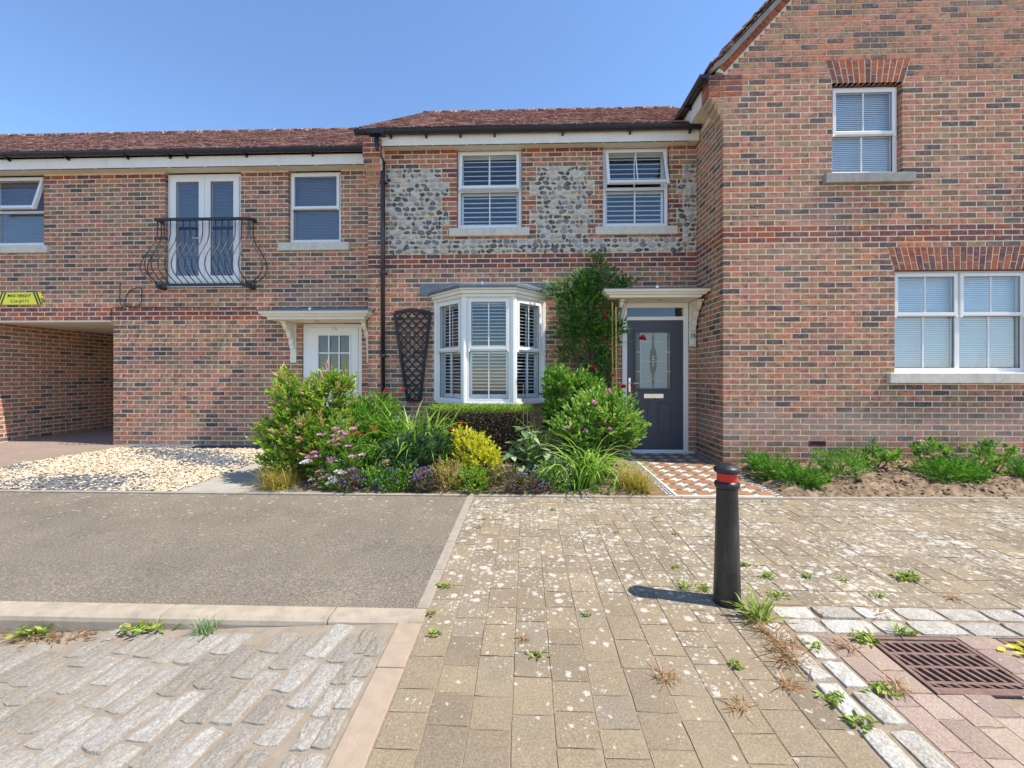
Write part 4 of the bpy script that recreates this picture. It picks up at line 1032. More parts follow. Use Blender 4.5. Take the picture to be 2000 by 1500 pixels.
# canted bay
BA, BB, BC_, BD = Vector((-1.407, YC-.002, 0)), Vector((-.905, 6.20, 0)), Vector((-.185, 6.20, 0)), Vector((.262, YC-.002, 0))
zb0, zb1 = .90, 2.445
bay_root = None
def offset_poly(e): # outward offset of the bay plan
    return [(BA.x-e*1.05, YC-.003), (BB.x-e*.42, BB.y-e), (BC_.x+e*.42, BC_.y-e), (BD.x+e*1.05, YC-.003)]
m = M(); m.prism(offset_poly(.03), zb0-.03, zb0+.002, 'z'); bay = m.build('bay_window', 'white_upvc', HC, bevel=.004)
m = M(); m.prism(offset_poly(-.03), zg(6.5)-.02, zb0-.031, 'z'); m.build('bay_plinth', 'brick_plain', HC)
for (p, q, bars) in ((BA, BB, 1), (BB, BC_, 1), (BC_, BD, 1)):
    d = q-p; ang = math.atan2(d.y, d.x); xf = Matrix.Translation(p) @ Matrix.Rotation(ang, 4, 'Z'); wd = d.length
    f = M(xf); mid = (p is BB); e = .02
    f.ring(e, wd-e, zb0+.003, zb1, .055, 0, .07); zt = Z_(955, 683, 6.2)
    f.box(e+.05, wd-e-.05, .003, .067, zt-.02, zt+.02); f.build('window_frame', 'white_upvc', bay, bevel=.004)
    a, b_ = e+.045, wd-e-.045; s = M(xf); s.ring(a, b_, zt+.0, zb1-.04, .045, -.022, .03); s.box(a-.003, a+.026, -.026, 0, zt-.035, zt+.002); s.box(b_-.026, b_+.003, -.026, 0, zt-.035, zt+.002)
    s.box((a+b_)/2-.008, (a+b_)/2+.008, -.004, .008, zt+.04, zb1-.08); s.build('sash', 'white_upvc', bay, bevel=.004)
    g = M(xf); g.box(a+.04, b_-.04, .009, .013, zt+.04, zb1-.08); g.build('pane', 'glass', bay)
    g = M(xf); g.ring(a+.043, b_-.043, zt+.043, zb1-.083, .006, -.006, .0); g.build('seal', 'rubber_seal', bay)
    g = M(xf); g.box(e+.052, wd-e-.052, .028, .033, zb0+.055, zt-.018); g.build('pane', 'glass', bay)
    g = M(xf); g.ring(e+.054, wd-e-.054, zb0+.057, zt-.02, .006, .018, .026); g.build('seal', 'rubber_seal', bay)
    g = M(xf); g.box(wd/2-.008, wd/2+.008, .02, .04, zb0+.057, zt-.02); g.build('glazing_bar', 'white_upvc', bay)
    if mid: g = M(xf); g.box(.12, wd-.12, -.032, -.0225, zb1-.075, zb1-.058); g.build('trickle_vent', 'white_upvc', bay, bevel=.002)
    st = M(xf); ia, ib = .06, wd-.06
    for (c0, c1) in ((zb0+.05, zt-.003), (zt+.003, zb1-.05)): st.ring(ia, ib, c0, c1, .05, .075, .10, wb=.07, wt=.05)
    st.box(wd/2-.007, wd/2+.007, .052, .06, zb0+.13, zb1-.12); st.build('shutter_frame', 'blind_white', bay, bevel=.003)
    for (c0, c1) in ((zb0+.12, zt-.053), (zt+.073, zb1-.10)): slats(bay, xf, ia+.045, ib-.045, c0, c1, .088, .0505, .056, R(9), 'blind_white', single=True, th=.004)
for p, wd in ((BA, .05), (BB, .052), (BC_, .052), (BD, .05)):   # corner posts
    m = M(); m.tube([(p.x, p.y-(.0 if p in (BB, BC_) else -.0)+.02, zb0+.003), (p.x, p.y+.02, zb1+.01)], wd, 8); m.build('corner_post', 'white_upvc', bay)
for e, z0, z1 in ((.045, zb1-.012, zb1+.035), (.075, zb1+.036, zb1+.085), (.10, zb1+.086, zb1+.115)):
    m = M(); m.prism(offset_poly(e), z0, z1, 'z'); m.build('cornice', 'cream_paint', bay, bevel=.006)
m = M(); P0 = offset_poly(.125); zt = zb1+.116; rf_in = [(BA.x+.25, YC-.004), (BB.x+.2, YC-.10), (BC_.x-.2, YC-.10), (BD.x-.25, YC-.004)]
m.add([(x, y, zt) for x, y in P0]+[(x, y, zt+.035) for x, y in P0]+[(x, y, zt+.17) for x, y in rf_in],
      [(3, 2, 1, 0)]+[(i, i+1, i+5, i+4) for i in range(3)]+[(4+i, 5+i, 9+i, 8+i) for i in range(3)]+[(8, 9, 10, 11)]); m.build('bay_roof', 'lead', bay)
m = M(); m.box(PX(820), PX(1086), YC-.012, YC+.004, Z_(950, 577, YC), Z_(950, 553, YC)); m.build('flashing', 'lead', HC, bevel=.003)
m = M(); m.box(X_(945, 6.3)-.015, X_(945, 6.3)+.015, 6.07, 6.11, zt+.03, zt+.075); m.build('lead_clip', 'chrome', bay)
room(bay, front(bayh[0], YC+.15), bayh[1]-bayh[0], bayh[2], bayh[3], 2.2)
# door 15
xf = front(d15[0], YC-.012); w_ = d15[1]-d15[0]; zd0 = zg(YC)-.01; zd1 = d15[3]; ox = d15[0]
ztr = Z_(1280, 622, YC)
f = M(xf); f.ring(0, w_, zd0, zd1, .075, 0, .08, wb=.05); f.box(.07, w_-.07, .003, .075, ztr-.028, ztr+.028); f.box(-.03, w_+.06, -.06, .0, zd0-.0, zd0+.03); fo = f.build('door_frame', 'white_upvc', HC, bevel=.004)
g = M(xf); g.box(.072, w_-.072, .03, .036, ztr+.027, zd1-.07); g.build('fanlight', 'glass', fo)
a, b_, c0, c1 = .079, w_-.079, zd0+.055, ztr-.032
gx0, gx1 = X_(1242, YC)-ox, X_(1311, YC)-ox; gz0, gz1 = Z_(1277, 759, YC), Z_(1277, 649, YC)
q = M(xf); y0, y1 = .016, .06
q.box(a, gx0, y0, y1, c0, c1); q.box(gx1, b_, y0, y1, c0, c1); q.box(gx0, gx1, y0, y1, c0, gz0); q.box(gx0, gx1, y0, y1, gz1, c1)
dr15 = q.build('door', 'door_grey', HC)
q = M(xf); q.ring(gx0-.035, gx1+.035, gz0-.035, gz1+.035, .037, y0-.012, y0-.0005); q.build('glazing_frame', 'door_grey', dr15, bevel=.005)
for (pa, pb) in ((1240, 1267), (1284, 1312)):
    xa_, xb_ = X_(pa, YC)-ox, X_(pb, YC)-ox; za_, zb__ = Z_(1277, 849, YC), Z_(1277, 785, YC)
    q = M(xf); q.ring(xa_, xb_, za_, zb__, .014, y0-.008, y0-.0005); q.box(xa_+.03, xb_-.03, y0-.006, y0-.0005, za_+.03, zb__-.03); q.build('door_panel', 'door_grey', dr15, bevel=.004)
gw = gx1-gx0; gm = (gx0+gx1)/2; gh = gz1-gz0
g = M(xf); g.box(gx0, gx1, .034, .04, gz0, gz1); g.build('glass_panel', 'frost', dr15)
g = M(xf); e = gw*.13
for xx in (gx0, gx1-e): g.box(xx+.001, xx+e-.001, .030, .0335, gz0+.002, gz1-.002)
g.build('bevelled_glass', 'bevel_glass', dr15)
pr = [(.004, 0), (.02, .12), (.013, .16), (.02, .25), (.045, .33), (.058, .45), (.058, .55), (.045, .67), (.02, .75), (.013, .84), (.02, .88), (.004, 1)]
g = M(xf); g.prism([(gm+x, gz0+gh*z) for x, z in pr]+[(gm-x, gz0+gh*z) for x, z in reversed(pr)], .0295, .0335, 'y'); g.build('glass_motif', 'bevel_glass', dr15)
cm = []
for zz in (.13, .485, .84): cm += [((gx0+e, zz), (gm-.03, zz)), ((gm+.03, zz), (gx1-e, zz))]
for zz in (.3, .65): cm += [((gx0, zz), (gx0+e, zz)), ((gx1-e, zz), (gx1, zz))]
for (p, q_) in cm:
    g = M(xf); g.box(p[0], q_[0], .026, .0335, gz0+gh*p[1]-.004, gz0+gh*p[1]+.004); g.build('came', 'came', dr15)
for xx in (gx0+e, gx1-e): g = M(xf); g.box(xx-.0035, xx+.0035, .027, .0336, gz0+.001, gz1-.001); g.build('came', 'came', dr15)
for sg in (1, -1):
    g = M(xf); g.tube([(gm+sg*(x+.002), .030, gz0+gh*z) for x, z in pr], .004, 6); g.build('came', 'came', dr15)
for i in range(4): g = M(xf); zz = gz0+gh*(.42+.05*i); g.box(gm-.012, gm+.012, .024, .0296, zz-.012, zz+.008); g.build('glass_jewel', 'came', dr15)
q = M(xf); lx0, lx1 = X_(1257, YC)-ox, X_(1296, YC)-ox; q.box(lx0, lx1, .002, .0155, Z_(1277, 778, YC), Z_(1277, 769, YC)); lb = q.build('letterbox', 'chrome', dr15, bevel=.004)
q = M(xf); hx = X_(1228, YC)-ox+.012; zz = Z_(1228, 752, YC); q.box(hx-.016, hx+.016, .004, .0155, zz-.11, zz+.11); q.tube([(hx, .004, zz+.03), (hx, -.045, zz+.03), (hx+.13, -.045, zz+.03)], .009, 8); q.build('handle', 'chrome', dr15, bevel=.003)
room(fo, xf, .08, w_-.08, zd0, zd1, 1.2, y0=.12)
canopy(HC, 1.107, XC1-.012, YC-.001, .57, 2.422, 2.538, (1.42, 2.556), 1.742, X_(1290, 6.4))
text_mesh('house_number', '15', .085, 'number_black', HC, (2.558, YC-.036, Z_(1355, 656, YC-.04)), bold=.002)
m = M(); m.box(2.53, 2.59, YC-.06, YC-.031, Z_(1354, 673, 6.65), Z_(1354, 664, 6.65)); m.build('doorbell', 'white_upvc', HC, bevel=.006)

# ================================================================== right house (gable)
HR = thing('gabled_house', (4.5, YR, .1), 'tall brick house with steep gable and flat red brick window arches', 'house')
XR = 2.62; APX = 5.9; SL = 1.083; ZE = 5.31
wR = Wall(XR, YR, 0); sR = lambda x: x-XR; WR = 2*(APX-XR)
yf = YR+.075
g1 = (X_(1618, yf), X_(1752, yf), Z_(1685, 343, yf), Z_(1685, 171, yf)); g2 = (X_(1738.5, yf), X_(2002, yf), Z_(1870, 726, yf), Z_(1870, 529, yf))
g3 = (X_(2012, yf), X_(2012, yf)+g1[1]-g1[0], g1[2], g1[3])
def arch_hole(x0, x1, zb, h, flare=.09):
    return lambda z: (sR(x0)-flare*(z-zb)/h-.005, sR(x1)+flare*(z-zb)/h+.005) if zb < z < zb+h else None
za1 = kz(g1[3]+.03); za2 = kz(g2[3]+.01)
A1 = (g1[0]-.0, g1[1]+.02, cz(za1), CH*4.0); A2 = (g2[0]-.01, g2[1]+.02, cz(za2), CH*4.0); A3 = (g3[0], g3[1]+.02, cz(za1), CH*4.0)
holesR = [(sR(g[0])-.004, sR(g[1])+.004, g[2]-.03, cz(k)+.001) for g, k in ((g1, za1), (g2, za2), (g3, za1))]
ab = [(X_(1580, YR), kz(Z_(1590, 868.5, YR)-.0375)), (X_(1784, YR), kz(Z_(1790, 872, YR)-.0375))]
abh = [(sR(x)-.005, sR(x)+.22, cz(k), cz(k)+.075) for x, k in ab]
mR = mortar(wR, .008, WR, -.1, ZE-.1, holesR+[(a, b_, c0+.004, c1-.004) for a, b_, c0, c1 in abh])
zap = ZE+SL*(APX-XR); x = wR.xf()
mR.prism([(XR+.008, ZE-.1), (XR+WR, ZE-.1), (XR+WR, ZE), (APX, zap), (XR+.008, ZE)], YR+.005, YR+.24, 'y')
wallR = mR.build('wall', 'mortar', HR)
def redR(k, s):
    if 1 <= k < 4: return 'brick_red'
    return None
B = []
def gl(k): # gable limits
    z = cz(k+1); return max(0, (z-ZE)/SL) if z > ZE else (0 if k % 2 == 0 else .1125)
lay(wR, B, gl, lambda k: WR-max(0, (cz(k+1)-ZE)/SL), kz(.07), kz(zap), holesR+[arch_hole(*A1), arch_hole(*A2), arch_hole(*A3)]+abh, redR, 'brick_pale')
for k in range(kz(.07), kz(ZE)):             # close the corner on the other bond
    if k % 2: B.append((wR, .0505, 0.0, cz(k)+.0375, .1005, redR(k, 0) or 'brick_pale'))
wRe = Wall(XR, YC-.002, R(-90)); RL = YC-YR
lay(wRe, B, .0, lambda k: RL-.1045 if k % 2 else RL-.1045, kz(.07), kz(4.95), [], redR, 'brick_pale', phase=.0)
mortar(wRe, -1.0, RL-.006, -.1, 5.2, [], .2).build('return_wall', 'mortar', HR)
# eaves corbel stepping out to the left at the gable corner
for k in range(23, 31):
    n = min(k-22, 5); wk = Wall(XR-.038*n, YR-.0006*n, 0); lay(wk, B, 0, .44 if k > 26 else .30, k, k+1, [], lambda k_, s: 'brick_red' if k_ > 26 else None, 'brick_pale', phase=.05*(k % 2))
    wk2 = Wall(XR-.038*n, YR+.215, R(-90)); lay(wk2, B, 0, .11, k, k+1, [], lambda k_, s: 'brick_red' if k_ > 26 else None, 'brick_pale')
place_bricks(wallR, B, 300)
m = M()
for k in range(23, 31): n = min(k-22, 5); m.box(XR-.038*n+.006, XR+.05, YR+.006, YR+.212, cz(k), cz(k+1)-.0005)
m.build('corbel', 'mortar', HR)
# flat arches: alternate long and short bricks fanning out
def arch(A, n):
    x0, x1, zb, h = A; q = M(); q.prism([(x0-.004, zb), (x1+.004, zb), (x1+.086, zb+h-.004), (x0-.086, zb+h-.004)], YR-.001, YR+.05, 'y'); o = q.build('flat_arch', 'mortar', HR)
    for i in range(n):
        ba, bb = x0+(x1-x0)*i/n, x0+(x1-x0)*(i+1)/n; fl = .09; ta, tb = x0-fl+(x1-x0+2*fl)*i/n, x0-fl+(x1-x0+2*fl)*(i+1)/n; cut = .34 if i % 2 else .64; g = .0065
        for (c0, c1) in ((.0, cut), (cut, 1.0)):
            e0 = c0+(.014 if c0 else 0); e1 = c1-(.014 if c1 < 1 else 0)
            P = [(ba+(ta-ba)*e0+g, zb+h*e0), (bb+(tb-bb)*e0-g, zb+h*e0), (bb+(tb-bb)*e1-g, zb+h*e1), (ba+(ta-ba)*e1+g, zb+h*e1)]
            b_ = M(); yj = YR-.003+random.uniform(-.0006, .0006); b_.prism(P, yj, YR+.09, 'y'); ob = b_.build('arch_brick', 'brick_red', o)
            at = ob.data.attributes.new('rnd', 'FLOAT', 'POINT'); r_ = random.random(); at.data.foreach_set('value', [r_]*8)
arch(A1, 13); arch(A2, 23); arch(A3, 13)
for x, k in ab:
    m = M(); z = cz(k)+.0375; xf = front(x, YR); m.ring(0, .215, z-.0325, z+.0325, .008, 0, .06, xf)
    for i in range(11): m.box(.014+.018*i, .022+.018*i, .004, .05, z-.026, z+.026, xf)
    o = m.build('air_brick', 'brick_red', HR); m = M(xf); m.box(.002, .213, .052, .06, z-.03, z+.03); m.build('vent_void', 'dark_gap', o)
SR_ = (.13, .135, -.13)
window(HR, front(g1[0], yf), g1[1]-g1[0], g1[2], g1[3], .47, 1, True, 0, ('venetian', 'blind_white'), (.125, .145, -.14), 'stone_sill_dark', vent=False)
window(HR, front(g2[0], yf), g2[1]-g2[0], g2[2], g2[3], .565, 2, True, 0, ('venetian', 'blind_white'), (.11, .15, -.14), 'stone_sill', vent=False)
window(HR, front(g3[0], yf), g3[1]-g3[0], g3[2], g3[3], .47, 1, True, 0, ('venetian', 'blind_white'), (.125, .145, -.14), 'stone_sill_dark', vent=False)
# verge: bricks on edge up the slope, tiles over
ang = math.atan(SL); ln = (APX-XR+.06)/math.cos(ang); n = int(ln/.075)
vb = M(); vb.prism([(XR-.02, ZE+.02), (XR+.06, ZE), (APX, zap), (APX, zap+.16), (XR-.09, ZE+.04)], YR+.003, YR+.2, 'y'); vo = vb.build('verge', 'mortar', HR)
for i in range(n):
    t0 = i*.075+.035; cx_, cz__ = XR+.0+t0*math.cos(ang), ZE+t0*math.sin(ang); xfm = Matrix.Translation((cx_, YR-.006, cz__)) @ Matrix.Rotation(-ang, 4, 'Y')
    b_ = M(xfm); b_.box(-.0, .0655, 0, .1, .004, .108); ob = b_.build('verge_brick', 'brick_red', vo); at = ob.data.attributes.new('rnd', 'FLOAT', 'POINT'); r_ = .55+.45*random.random(); at.data.foreach_set('value', [r_]*8)
# roof: bellcast at the eave then the straight slope
ex, ez = 2.40, 5.345
roofR = roof_slope(HR, YR-.055, YR+9, ex+.16, ez+.20, ang, (APX-ex-.16)/math.cos(ang), axis='y')
rb = roof_slope(HR, YR-.055, YR+1.6, ex, ez+.02, R(44), .24, axis='y', name='eave_sprocket')
m = M(); m.add([(APX, YR-.05, zap+.2), (APX, YR+9, zap+.2), (APX+3.5, YR+9, zap+.2-3.5*SL), (APX+3.5, YR-.05, zap+.2-3.5*SL)], [(3, 2, 1, 0)]); m.build('rear_roof', 'roof_tile', HR)
und = M(); und.prism([(ex+.02, ez-.0), (ex+.16, ez+.125), (APX, zap+.165), (APX, zap+.118), (XR+.0, ZE+.13), (ex+.04, ez-.02)], YR-.045, YR+.05, 'y'); und.build('verge_undercloak', 'stone_sill_dark', HR)
gxR = 2.355
gutter(HR, (gxR, YR-.06, 5.275), (gxR, 7.2, 5.275), .056, [6.35], axis='y')
m = M(); m.box(2.42, 2.44, YR+.22, 7.2, 5.02, 5.24); m.build('fascia', 'fascia_white', HR)
m = M(); m.box(2.441, XR-.001, YR+.218, 7.2, 5.02, 5.035); m.build('soffit', 'soffit_cream', HR)
m = M(); m.prism([(YC, -.1), (YR+9, -.1), (YR+9, 5.2), (YC, 5.2)], XR+.2, XR+.21, 'x'); m.box(XR+WR-.2, XR+WR, YR+.24, YR+9, -.1, ZE); m.box(XR+.2, XR+WR-.2, YR+8.8, YR+9, -.1, ZE); m.build('rear_wall', 'brick_plain', HR)
# ================================================================== plants
LEAF5 = [(0, 0, 0), (0, .5, -.06), (0, 1, -.02), (-.5, .48, .05), (.5, .48, .05)]
LEAF5F = [(0, 1, 3), (3, 1, 2), (0, 4, 1), (1, 4, 2)]
def nrm(a): return a/np.maximum(np.linalg.norm(a, axis=-1, keepdims=True), 1e-9)
def leaf_mesh(name, P, D, Lg, Wd, mat, rnd, up=None, roll=.6, tv=LEAF5, tf=LEAF5F):
    """leaves at P pointing along D; face roughly up with random roll"""
    P, D = np.asarray(P, float), nrm(np.asarray(D, float)); n = len(P)
    U = np.tile([0, 0, 1.], (n, 1)) if up is None else up
    U = nrm(U+RNG.normal(0, roll, (n, 3))); Xa = np.cross(D, U); bad = np.linalg.norm(Xa, axis=1) < 1e-3; Xa[bad] = [1, 0, 0]; Xa = nrm(Xa); Za = np.cross(Xa, D)
    t = np.asarray(tv, float); Lg = np.broadcast_to(Lg, n)[:, None, None]; Wd = np.broadcast_to(Wd, n)[:, None, None]
    V = P[:, None]+Xa[:, None]*(t[None, :, 0:1]*Wd)+D[:, None]*(t[None, :, 1:2]*Lg)+Za[:, None]*(t[None, :, 2:3]*Lg)
    F = np.asarray(tf)[None]+(np.arange(n)*len(t))[:, None, None]
    return npmesh(name, V.reshape(-1, 3), F.reshape(-1, 3), mat, {'rnd': np.repeat(np.clip(rnd, 0, .999), len(t))})
def ell_pts(n, c, r, shell=.45):
    d = nrm(RNG.normal(0, 1, (n, 3))); q = (shell+(1-shell)*RNG.random(n)**.6)[:, None]; return np.asarray(c)+d*q*np.asarray(r), d
def plant(name, base, label, cat, group=None): return thing(name, base, label, cat, group)
def shrub(root, ells, leafL, leafW, mat, per=9, twig=.14, rise=.5, stems=8, spread=.9, stemmat='stem', tipshift=0, roll=.7, stem_r=.006, zmin=None, lname='foliage'):
    """ells: list of (centre, radii, ntwigs)"""
    org = np.array(wl(root)); PP, DD, RR = [], [], []; st = M(); cnt = 0
    for c, r, n in ells:
        T, d = ell_pts(n, c, r); far = (RNG.random(n) < .16)[:, None]; T = np.where(far, np.asarray(c)+(T-np.asarray(c))*RNG.uniform(1.08, 1.32, (n, 1)), T); out = nrm(d*np.array([1, 1, .6])+np.array([0, 0, rise])); k = per
        tone = RNG.normal(.42, .2, n)
        for j in range(k):
            f = j/(k-1) if k > 1 else 1; pos_ = T+out*(twig*(f-.7))[..., None] if False else T+out*twig*(f-.7)
            ang = j*2.399+RNG.uniform(0, 6.3, n); side = nrm(np.stack([np.cos(ang), np.sin(ang), RNG.uniform(-.2, .35, n)], -1))
            PP.append(pos_); DD.append(nrm(side*(1.0-.45*f)*spread+out*(.35+.75*f))); RR.append(tone+RNG.normal(0, .13, n)+f*tipshift)
        for i in range(min(stems, n)):
            b = Vector(T[i]); a = Vector(org)+Vector((random.gauss(0, .04), random.gauss(0, .04), 0)); mid = a.lerp(b, .5)+Vector((0, 0, .05*(b-a).length)); st.tube([a, mid, b], [stem_r*1.6, stem_r, stem_r*.5], 5)
    P, D, Rr = np.concatenate(PP), np.concatenate(DD), np.concatenate(RR)
    if zmin is not None: kp = P[:, 2] > zmin; P, D, Rr = P[kp], D[kp], Rr[kp]
    n = len(P); s = RNG.uniform(.7, 1.2, n)
    o = link(lname, leaf_mesh(lname, P-org, D, leafL*s, leafW*s, mat, Rr, roll=roll), root)
    if stems: st.build('stems', stemmat, root)
    return o
def E(u, v, Y, ru, rv, ry, n):
    p = W(u, v, Y); s = px(Y); return ((p.x, p.y, p.z), (ru*s, ry, rv*s), n)
def base_at(u, Y): return (X_(u, Y), Y, zg(Y)+.01)
def blade_mesh(seed, L_, wd, bend, seg=7, mat='leaf_strap', tone=None):
    r = random.Random(seed); vs = []; fs = []; lean = r.uniform(.05, .38)
    for i in range(seg+1):
        t = i/seg; a = lean+bend*t*t; 
        if i == 0: y, z = 0, 0
        else: y += L_/seg*math.sin(a_); z += L_/seg*math.cos(a_)
        a_ = lean+bend*((i+.5)/seg)**1.6; w_ = wd*(1-t**2.2)*(.6+.4*min(1, t*4)); vs += [(-w_/2, y, z+.12*w_), (0, y, z-.15*w_), (w_/2, y, z+.12*w_)]
    for i in range(seg): b = i*3; fs += [(b, b+1, b+4, b+3), (b+1, b+2, b+5, b+4)]
    return npmesh('leaf', vs, fs, mat, {'rnd': [r.random() if tone is None else tone]*len(vs)}, True)
def strap_clump(root, n, L_, wd, mat, spread=.06, bend=(.9, 2.2), nvar=12):
    var = [blade_mesh(i*7+n, 1.0, wd/L_, random.uniform(*bend), 7, mat) for i in range(nvar)]; b = wl(root)
    for i in range(n):
        s = L_*random.uniform(.6, 1.1); o = link('leaf', random.choice(var), root, b+Vector((random.gauss(0, spread), random.gauss(0, spread), -.005))); o.rotation_euler = (random.gauss(0, .12), random.gauss(0, .12), random.uniform(0, 6.28)); o.scale = (s, s, s)
def tuft(root, n, L_, wd, mat, spread=.05, lean=(.1, 1.1), bend=1.0, name='blades', seg=4):
    """fine grass: many thin curved blades in one mesh"""
    org = wl(root); V, F, A = [], [], []
    for i in range(n):
        az = random.uniform(0, 6.283); ln = random.uniform(*lean); l = L_*random.uniform(.6, 1.15); x, y, z = random.gauss(0, spread), random.gauss(0, spread), 0; r_ = random.random(); pa, pb = -math.sin(az), math.cos(az)
        for k in range(seg+1):
            w_ = wd*(1-(k/seg)**1.5)*.5+.0004; V += [(x-pa*w_, y-pb*w_, z), (x+pa*w_, y+pb*w_, z)]; A += [r_, r_]
            a = ln+bend*(k/seg); x += math.cos(az)*math.sin(a)*l/seg; y += math.sin(az)*math.sin(a)*l/seg; z += math.cos(a)*l/seg
        b = i*(seg+1)*2
        for k in range(seg): F.append((b+2*k, b+2*k+1, b+2*k+3, b+2*k+2))
    return link(name, npmesh(name, V, F, mat, {'rnd': A}), root)
def flower_head(root, p, r, mat, n=14, flat=.5, name='flower', pl=None):
    """a bloom of overlapping petals around p"""
    d = nrm(RNG.normal(0, 1, (n, 3))*np.array([1, 1, flat])+np.array([0, -.25, .35])); P = np.tile(np.array(p)-np.array(wl(root)), (n, 1))
    return link(name, leaf_mesh(name, P, d, (pl or r)*RNG.uniform(.8, 1.1, n), r*.75, mat, RNG.random(n), roll=.8), root)
def rose_bloom(root, p, r, mat):
    n = 22; V = []; q = np.arange(n); az = q*2.4; el = 1.35-q/n*1.5
    d = np.stack([np.cos(az)*np.cos(el), np.sin(az)*np.cos(el)-.25, np.sin(el)], -1); P = np.tile(np.array(p)-np.array(wl(root)), (n, 1))
    return link('bloom', leaf_mesh('bloom', P, d, r*RNG.uniform(.85, 1.1, n), r*1.05, mat, RNG.random(n), up=np.cross(d, np.stack([-np.sin(az), np.cos(az), 0*az], -1)), roll=.15), root)
def umbel(root, p, r, mat, n=26, name='flower_head'):
    a = RNG.uniform(0, 6.28, n); q = np.sqrt(RNG.random(n))*r; P = np.stack([np.cos(a)*q, np.sin(a)*q, .35*(r-q)+RNG.normal(0, .003, n)], -1)+np.array(p)-np.array(wl(root)); d = np.stack([np.cos(a)*.6, np.sin(a)*.6-.4, np.ones(n)*.5], -1)
    return link(name, leaf_mesh(name, P, d, .02, .018, mat, RNG.random(n), roll=.6), root)
def dots(root, ells, size, mat, name='flowers'):
    P = []; D = []
    for c, r, n in ells: t, d = ell_pts(n, c, r, .9); kp = (d[:, 2] > -.25); P.append(t[kp]); D.append(nrm(d[kp]+np.array([0, -.3, .3])))
    P = np.concatenate(P)-np.array(wl(root)); D = np.concatenate(D); P = np.repeat(P, 3, 0)+RNG.normal(0, .003, (len(P)*3, 3)); D = nrm(np.repeat(D, 3, 0)*.4+RNG.normal(0, .6, (len(D)*3, 3)))
    return link(name, leaf_mesh(name, P, D, size*RNG.uniform(.7, 1.2, len(P)), size*.8, mat, RNG.random(len(P)), roll=1), root)

# 1 tall bush with pink young tips before door 16
b = plant('leafy_bush', base_at(600, 5.0), 'tall light green bush with pinkish young shoots in front of the white door', 'bush')
shrub(b, [E(600, 850, 5.0, 78, 75, .42, 315), E(575, 780, 5.0, 45, 45, .3, 127), E(645, 775, 5.05, 42, 50, .3, 135), E(545, 845, 4.95, 42, 32, .25, 82), E(640, 860, 4.9, 60, 60, .3, 135), E(555, 905, 4.85, 42, 42, .25, 90), E(640, 738, 5.05, 14, 22, .1, 18), E(675, 745, 5.05, 16, 22, .1, 21), E(556, 742, 5.0, 18, 18, .1, 18)],
      .072, .024, 'leaf_bush', per=12, twig=.15, rise=.55, stems=14, tipshift=.28)
# 2 golden sedges
for u, Y, n, mt, lab in ((545, 4.60, 260, 'leaf_sedge', 'bronze green grass tuft beside the concrete path'), (1238, 4.62, 320, 'leaf_sedge', 'yellow green grass tuft beside the patterned tile path')):
    g = plant('grass_tuft', base_at(u, Y), lab, 'grass'); tuft(g, n*2, .31, .006, mt, .07, (.15, 1.2), .75)
# 3 pink and white phlox
b = plant('pink_phlox', base_at(665, 4.72), 'clump of pink flowers with fine green leaves', 'flowers')
shrub(b, [E(665, 880, 4.72, 55, 55, .2, 120), E(710, 900, 4.75, 45, 50, .2, 90), E(640, 930, 4.62, 32, 28, .14, 51)], .05, .011, 'leaf_mid', per=9, twig=.11, rise=.7, stems=10, stemmat='stem_green')
for u, v in ((628, 850), (650, 863), (657, 838), (668, 858), (660, 870), (680, 872), (674, 848), (690, 838), (612, 885), (622, 892), (606, 895), (688, 893), (645, 896), (646, 902), (706, 890), (624, 922), (640, 930), (612, 938), (688, 918), (630, 935), (665, 845), (652, 852)): umbel(b, W(u+random.uniform(-2, 2), v, 4.52), .034, 'petal_pink', 34)
b = plant('white_phlox', base_at(655, 4.55), 'small plant with round white flower heads at the bed front', 'flowers')
shrub(b, [E(650, 945, 4.55, 20, 18, .08, 20)], .05, .016, 'leaf_mid', per=7, twig=.08, stems=5, stemmat='stem_green')
for u, v in ((660, 922), (650, 935), (645, 945), (601, 902), (595, 905), (670, 925), (655, 940)): umbel(b, W(u, v, 4.46), .04, 'petal_white', 40)
# 4 mixed green perennials with red flowers (crocosmia)
b = plant('leafy_perennial', base_at(725, 5.25), 'mid green leafy perennial between the tall bush and the strap leaves', 'plant')
shrub(b, [E(720, 835, 5.25, 50, 45, .3, 180), E(690, 870, 5.1, 40, 40, .25, 105), E(745, 800, 5.5, 28, 30, .2, 60), E(700, 800, 5.5, 28, 22, .2, 51), E(755, 850, 5.1, 30, 30, .2, 60)], .085, .02, 'leaf_mid', per=10, twig=.13, rise=.6, stems=10, stemmat='stem_green')
def crocosmia(u, Y, tops, lab, nb=26, L_=.62):
    b = plant('red_crocosmia', base_at(u, Y), lab, 'flowers'); strap_clump(b, nb, L_, .018, 'leaf_strap', .05, (.3, 1.2), 6); o = wl(b)
    for tu, tv_ in tops:
        p = W(tu, tv_, Y-.05); m = M(); m.tube([o, o.lerp(p, .6)+Vector((0, 0, .08)), p], [.004, .003, .002], 5); m.build('stalk', 'stem_green', b)
        for k in range(4): flower_head(b, p+Vector((random.uniform(-.04, .04), random.uniform(-.02, .02), random.uniform(-.015, .02))), .026, 'petal_red', 7)
crocosmia(700, 4.85, [(695, 850), (685, 852), (705, 848), (731, 837)], 'crocosmia with red flowers beside the pink flower clump')
crocosmia(745, 5.9, [(752, 762), (763, 772), (775, 772), (743, 770), (788, 760)], 'crocosmia with red flowers and upright leaves under the black trellis', 18, .75)
crocosmia(878, 5.0, [(884, 838), (892, 834), (903, 827)], 'crocosmia with red flowers next to the yellow shrub', 10, .5)
